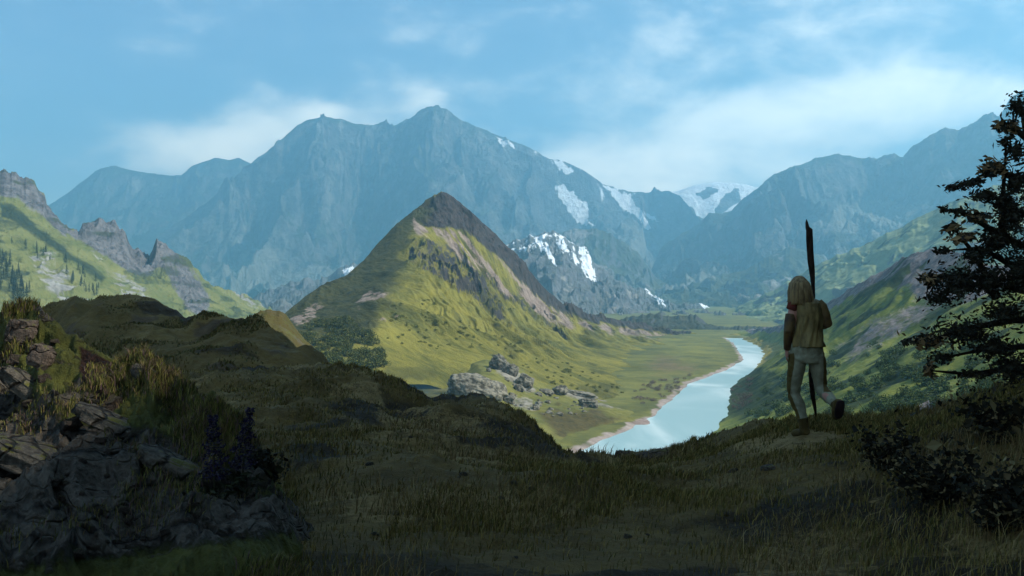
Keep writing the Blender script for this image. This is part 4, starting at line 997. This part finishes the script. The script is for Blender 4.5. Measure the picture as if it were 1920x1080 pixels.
rock('rock_slab', Q, 42, 640, 58, 42, 'blocky brown rock at the top left of the slope', MSb, 23, .5, .7, (0,12,0), .2, 5, 'rock', .14)
rock('rock_slab', Q, 76, 682, 44, 36, 'smaller blocky brown rock below the topmost block', MSb, 24, .5, .7, (0,20,0), .2, 5, 'rock', .14)
rock('rock_slab', Q, 292, 722, 92, 22, 'dark slab slanting down below the second hump of the slope', MS, 25, .5, .5, (0,36,0), .3, 5, 'rock', .12, .03)
rock('rock_slab', Q, 90, 880, 230, 40, 'broad dark slab nearest to the lower left corner', MS, 26, .5, .5, (0,22,0), .35, 5, 'rock', .12, .03)
rock('rock_slab', Q, 330, 880, 150, 26, 'dark slab left of the purple flower spikes', MS, 27, .5, .5, (0,24,0), .3, 5, 'rock', .12, .03)
FGk = 'fg'
rock('rock', FGk, 1225, 856, 60, 14, 'jagged dark rock on the ridge edge below the river', MSb, 41, .7, .6, (0,-12,0), .3, 4, 'rock', .3)
rock('rock', FGk, 1170, 857, 34, 14, 'smaller jagged dark rock left on the ridge edge below the river', MSb, 42, .7, .6, (0,8,0), .3, 4, 'rock', .3)
rock('rock', FGk, 1440, 880, 26, 10, 'flat grey stone in the grass below the walker', MS, 43, .7, .7, (0,0,0), .3, 4, 'rock', .2)

def stones(key, poly, count, size, seed, lab, group, mat):
    r_ = np.random.default_rng(seed); xs = [p[0] for p in poly]; ys = [p[1] for p in poly]; protos = []
    for k in range(4):
        bm = bmesh.new(); bmesh.ops.create_icosphere(bm, subdivisions=3, radius=1); sd = Vector((k*5.1+seed, k*2.3, 1))
        for v in bm.verts:
            c = v.co.copy(); q = Vector([math.copysign(abs(a)**.6, a) for a in c])
            v.co = q*(1+.35*MN.fractal(c*1.2+sd, 1., 2., 4))
        protos.append(bm_obj('stone', bm, mat, smooth=False)); tag(protos[-1], lab, 'stone', group)
    n_ = 0
    while n_ < count:
        x = r_.uniform(min(xs), max(xs)); y = r_.uniform(min(ys), max(ys))
        if not inpoly(np.array([x]), np.array([y]), poly)[0]: continue
        p, _ = at(key, x, y)
        o = protos[n_] if n_ < 4 else protos[n_ % 4].copy()
        if n_ >= 4: COL.objects.link(o)
        q = size[0]*(size[1]/size[0])**(r_.random()**1.8)*p.y/F
        o.scale = (q*r_.uniform(.8,1.5), q, q*r_.uniform(.5,.8)); o.rotation_euler = (r_.normal()*.25, R(18)+r_.normal()*.2, r_.uniform(0,6.28)); o.location = p+Vector((0,0,q*.1)); n_ += 1
stones('rocky', [(0,640),(110,640),(250,760),(440,860),(500,1000),(300,1080),(0,1080)], 60, (4,17), 91, 'small angular stone lying loose on the rocky slope at the lower left', 'loose stones on the rocky slope', MSb)
stones('fg', [(620,760),(900,770),(1060,880),(1400,870),(1600,960),(1000,1060),(650,1000)], 36, (3,9), 92, 'small stone half sunk in the grass of the foreground slope', 'stones in the foreground grass', MS)
stones('bench', [(925,680),(1000,735),(1130,760),(1160,780),(1060,790),(960,760)], 34, (2.5,6.5), 93, 'small pale stone scattered between the boulders by the tarn', 'stones between the tarn boulders', MR)

# ------------------------------------------------------------------ bushes, far trees
def bush_mesh(name, seed, pal, n_=560, sq=.75):
    r = np.random.default_rng(seed); lumps = [(Vector((r.uniform(-.55,.55), r.uniform(-.55,.55), r.uniform(.25,.8)*sq)), r.uniform(.28,.5)) for i in range(7)]
    C = []; cs = []
    for i in range(n_):
        c, q = lumps[r.integers(0, 7)]; d = Vector(r.normal(size=3)).normalized()
        C.append(c+d*q*r.uniform(.7,1.1))
    C = np.array(C); C[:, 2] = np.maximum(C[:, 2], .02)
    V, Fq, col = leaf_arrays(C, r.uniform(.09,.21,n_), pick(r, n_, pal, .35), r, 1.5, .2)
    return V, Fq, col
def scatter(name, protos, key, poly, count, size, seed, lab, cat, group, vmin=0., zoff=-.05, dens=None):
    s_ = SHEETS[key]; r = np.random.default_rng(seed)
    xs = [p[0] for p in poly]; ys = [p[1] for p in poly]; out = 0; tries = 0
    objs = [tag(mesh_np(name, V, Fq, MAT_LEAF, False, {'col': c}), lab, cat, group) for V, Fq, c in protos]
    used = set()
    while out < count and tries < count*40:
        tries += 1
        x = r.uniform(min(xs), max(xs)); y = r.uniform(min(ys), max(ys))
        if not inpoly(np.array([x]), np.array([y]), poly)[0]: continue
        if dens and perlin(np.array([x/dens]), np.array([y/dens*1.4]))[0] < r.uniform(-.45,.25): continue
        p, nn = at(key, x, y, vmin)
        i = out % len(objs)
        o = objs[i] if i not in used else objs[i].copy()
        if i in used: COL.objects.link(o)
        used.add(i)
        q = r.uniform(*size); o.scale = (q, q, q*r.uniform(.8,1.15)); o.rotation_euler = (0, 0, r.uniform(0, 6.28))
        o.location = p+Vector((0,0,zoff*q)); out += 1
GB = [(.028,.042,.008),(.05,.062,.012),(.085,.09,.018),(.016,.022,.006),(.15,.14,.03),(.03,.04,.008)]
scatter('bush', [bush_mesh('bush', k, GB) for k in (51,52,53)], 'hill', [(548,640),(600,602),(655,598),(700,640),(735,695),(700,706),(640,694),(580,672)], 190, (2.2,4.6), 61,
        'dark green bush in the dense thicket on the left foot of the hill', 'bush', 'bushes of the thicket on the hill', dens=22)
GR = [(.03,.055,.012),(.05,.08,.018),(.075,.10,.022),(.022,.036,.01)]
scatter('bush', [bush_mesh('bush', k, GR) for k in (54,55,56)], 'right', [(1400,760),(1480,690),(1560,660),(1640,640),(1760,640),(1900,650),(1900,740),(1760,760),(1640,782),(1480,785),(1400,790)], 210, (1.4,3.4), 62,
        'round green bush on the slope behind the walker', 'bush', 'bushes on the right valley side', dens=40)
scatter('shrub', [bush_mesh('shrub', k, GB, 260, .6) for k in (65,66,67)], 'hill', [(740,560),(800,560),(960,640),(1120,700),(1180,740),(1060,730),(940,680),(800,655),(720,650)], 150, (.9,2.3), 67,
        'low olive shrub dotted over the sunlit face of the hill', 'shrub', 'low shrubs on the sunlit hill face', dens=36)
RB_ = [(.11,.075,.06),(.16,.12,.105),(.08,.05,.04),(.19,.15,.14)]
scatter('bank_shrub', [bush_mesh('bank_shrub', k, RB_, 260, .9) for k in (57,58)], 'floor', [(1185,745),(1200,715),(1260,712),(1300,702),(1285,722),(1250,745),(1200,760)], 46, (1.2,2.6), 63,
        'reddish bare shrub on the left bank where the hill meets the river', 'shrub', 'reddish shrubs on the left river bank')
scatter('bank_shrub', [bush_mesh('bank_shrub', k, RB_[:3]+[(.05,.045,.02)], 260, .9) for k in (59,60)], 'right', [(1372,735),(1392,712),(1415,712),(1410,760),(1372,775)], 26, (1.2,2.4), 64,
        'brown bare shrub on the right bank beside the river', 'shrub', 'brown shrubs on the right river bank')
def pine_mesh(seed):
    r = np.random.default_rng(seed); C = []; S_ = []
    for i in range(260):
        t = r.uniform(.06,1)**.8; a = r.uniform(0,6.28); lay = .75+.25*math.sin(t*46); q = (.22*(1-t)+.012)*lay*r.uniform(.3,1.1)
        C.append((math.cos(a)*q, math.sin(a)*q, t)); S_.append(.10*(1-t*.6)*r.uniform(.6,1.2))
    V, Fq, col = leaf_arrays(np.array(C), np.array(S_), pick(r, 260, [(.010,.018,.008),(.018,.028,.010),(.026,.036,.014)]), r, 1.8, -.1)
    q = .012; T = np.array([(-q,-q,-.05),(q,-q,-.05),(q,q,-.05),(-q,q,-.05),(-q,-q,.9),(q,-q,.9),(q,q,.9),(-q,q,.9)])
    f = np.array([(0,1,5,4),(1,2,6,5),(2,3,7,6),(3,0,4,7)])+len(V)
    return np.concatenate([V, T]), np.concatenate([Fq, f]), np.concatenate([col, np.tile([.02,.015,.01,1], (8,1))])
PM = [pine_mesh(k) for k in (71,72,73)]
scatter('pine_tree', PM, 'left_slope', [(0,488),(18,490),(40,515),(60,548),(55,560),(0,560)], 42, (11,17), 74, 'dark pine in the dense stand at the left edge of the slope', 'pine tree', 'pines in the stand at the left edge', .3)
scatter('pine_tree', PM, 'left_slope', [(10,450),(30,455),(120,478),(150,510),(190,530),(185,560),(150,545),(100,510),(60,480)], 34, (8,14), 75, 'dark pine standing alone among rocks on the left slope', 'pine tree', 'lone pines on the left slope', .3, dens=30)

# ------------------------------------------------------------------ grass
def grass(name, key, n_, hgt, wid, pal, seed, lab, keep, vmin=0., vmax=9., lean=.5):
    s_ = SHEETS[key]; r = np.random.default_rng(seed); m = n_*4
    nr, nc = s_.X.shape
    i = r.integers(0, nr-1, m); j = r.integers(0, nc-1, m); a = r.random((m,1)); b = r.random((m,1))
    ok = (s_.V[i,j] > vmin) & (s_.V[i,j] < vmax) & (s_.PX[i,j] > -80) & (s_.PX[i,j] < 2000) & (s_.PY[i,j] < 1130)
    P = s_.P
    C = P[i,j]*(1-a)*(1-b)+P[i+1,j]*a*(1-b)+P[i,j+1]*(1-a)*b+P[i+1,j+1]*a*b
    kp = keep(C, s_, i, j); ok &= kp > r.random(m)
    C = C[ok][:n_]; kq = kp[ok][:n_]; n_ = len(C)
    h = r.uniform(*hgt, n_)*(.6+.6*np.clip(kq,0,1)); wd = r.uniform(*wid, n_)*np.clip(C[:,1]/8, .7, 2.2)
    an = r.uniform(0, 2*np.pi, n_); sd = np.stack([np.cos(an), np.sin(an), 0*an], 1)*wd[:,None]/2
    ln = np.stack([r.normal(size=n_)*.6+.25, r.normal(size=n_)*.6, 0*an], 1)*lean*h[:,None]; up = np.array([0,0,1])*h[:,None]
    b0 = C-up*.1
    V = np.stack([b0-sd, b0+sd, C+up*.55+ln*.3+sd*.7, C+up*.55+ln*.3-sd*.7, C+up*.9+ln+sd*.12, C+up*.9+ln-sd*.12], 1).reshape(-1,3)
    k = np.arange(n_)[:,None]*6
    Fq = np.concatenate([k+np.array([[0,1,2,3]]), k+np.array([[3,2,4,5]])])
    col = np.repeat(np.concatenate([pick(r, n_, pal, .3), np.ones((n_,1))], 1), 6, 0)
    o = mesh_np(name, V, Fq, MAT_GRASS, False, {'col': col}); o['kind'] = 'stuff'; o['label'] = lab; return o
FOOT = J(1503,816)
def kf(C, s_, i, j):  return np.clip((np.hypot(C[:,0]-FOOT.x, C[:,1]-FOOT.y+.15)-.22)*2.5, .0, 1)*(.12+sstep(-.2,.3,fbm(C[:,0]/1.6,C[:,1]/2.2,4))*(1-.85*np.clip(s_.mk[i,j,2],0,1)))
def kd(C, s_, i, j):  return sstep(.0,.35,fbm(C[:,0]/2.2+3,C[:,1]/3.5,4)+.10)*sstep(19,14,C[:,1])*np.clip((np.hypot(C[:,0]-FOOT.x, C[:,1]-FOOT.y+.15)-.3)*2, 0, 1)
grass('grass', 'fg', 110000, (.03,.09), (.006,.011), [(.085,.068,.016),(.14,.112,.030),(.21,.16,.048),(.062,.062,.012)], 81, 'short dark green grass on the foreground slope', kf, -.05)
grass('dry_grass', 'fg', 26000, (.08,.20), (.004,.008), [(.16,.11,.045),(.11,.075,.03),(.21,.16,.07),(.10,.085,.03)], 82, 'long dry brown grass on the foreground slope', kd, .1, 9, .8)
def kr(C, s_, i, j):  return sstep(.0,.4,fbm(C[:,0]/.8+4,C[:,2]/.7+C[:,1]/1.5,4)+.06)*(1-.75*np.clip(s_.mk[i,j,0],0,1))
grass('grass', 'rocky', 60000, (.03,.09), (.004,.009), [(.06,.07,.014),(.11,.11,.025),(.16,.15,.04),(.035,.04,.010),(.11,.07,.07),(.15,.11,.05)], 83, 'tufts of green grass between the rocks at the lower left', kr, -.08)
def kk(C, s_, i, j):  return sstep(-.1,.4,fbm(C[:,0]/5+4,C[:,1]/5,4))*.9
grass('grass', 'knoll', 40000, (.06,.16), (.015,.03), [(.08,.066,.02),(.13,.10,.03),(.07,.075,.02)], 84, 'rough brown grass covering the two dark knolls', kk, -.05)


# ================================================================== RENDER SETTINGS
S.view_settings.view_transform = 'Standard'; S.view_settings.look = 'None'; S.view_settings.gamma = 1
S.view_settings.exposure = .84
S.render.engine = 'CYCLES'
cy = S.cycles
cy.use_denoising = True
try: cy.denoiser = 'OPENIMAGEDENOISE'
except Exception: pass
cy.max_bounces = 5; cy.diffuse_bounces = 2; cy.glossy_bounces = 2; cy.volume_bounces = 2; cy.transparent_max_bounces = 12
cy.sample_clamp_indirect = 6
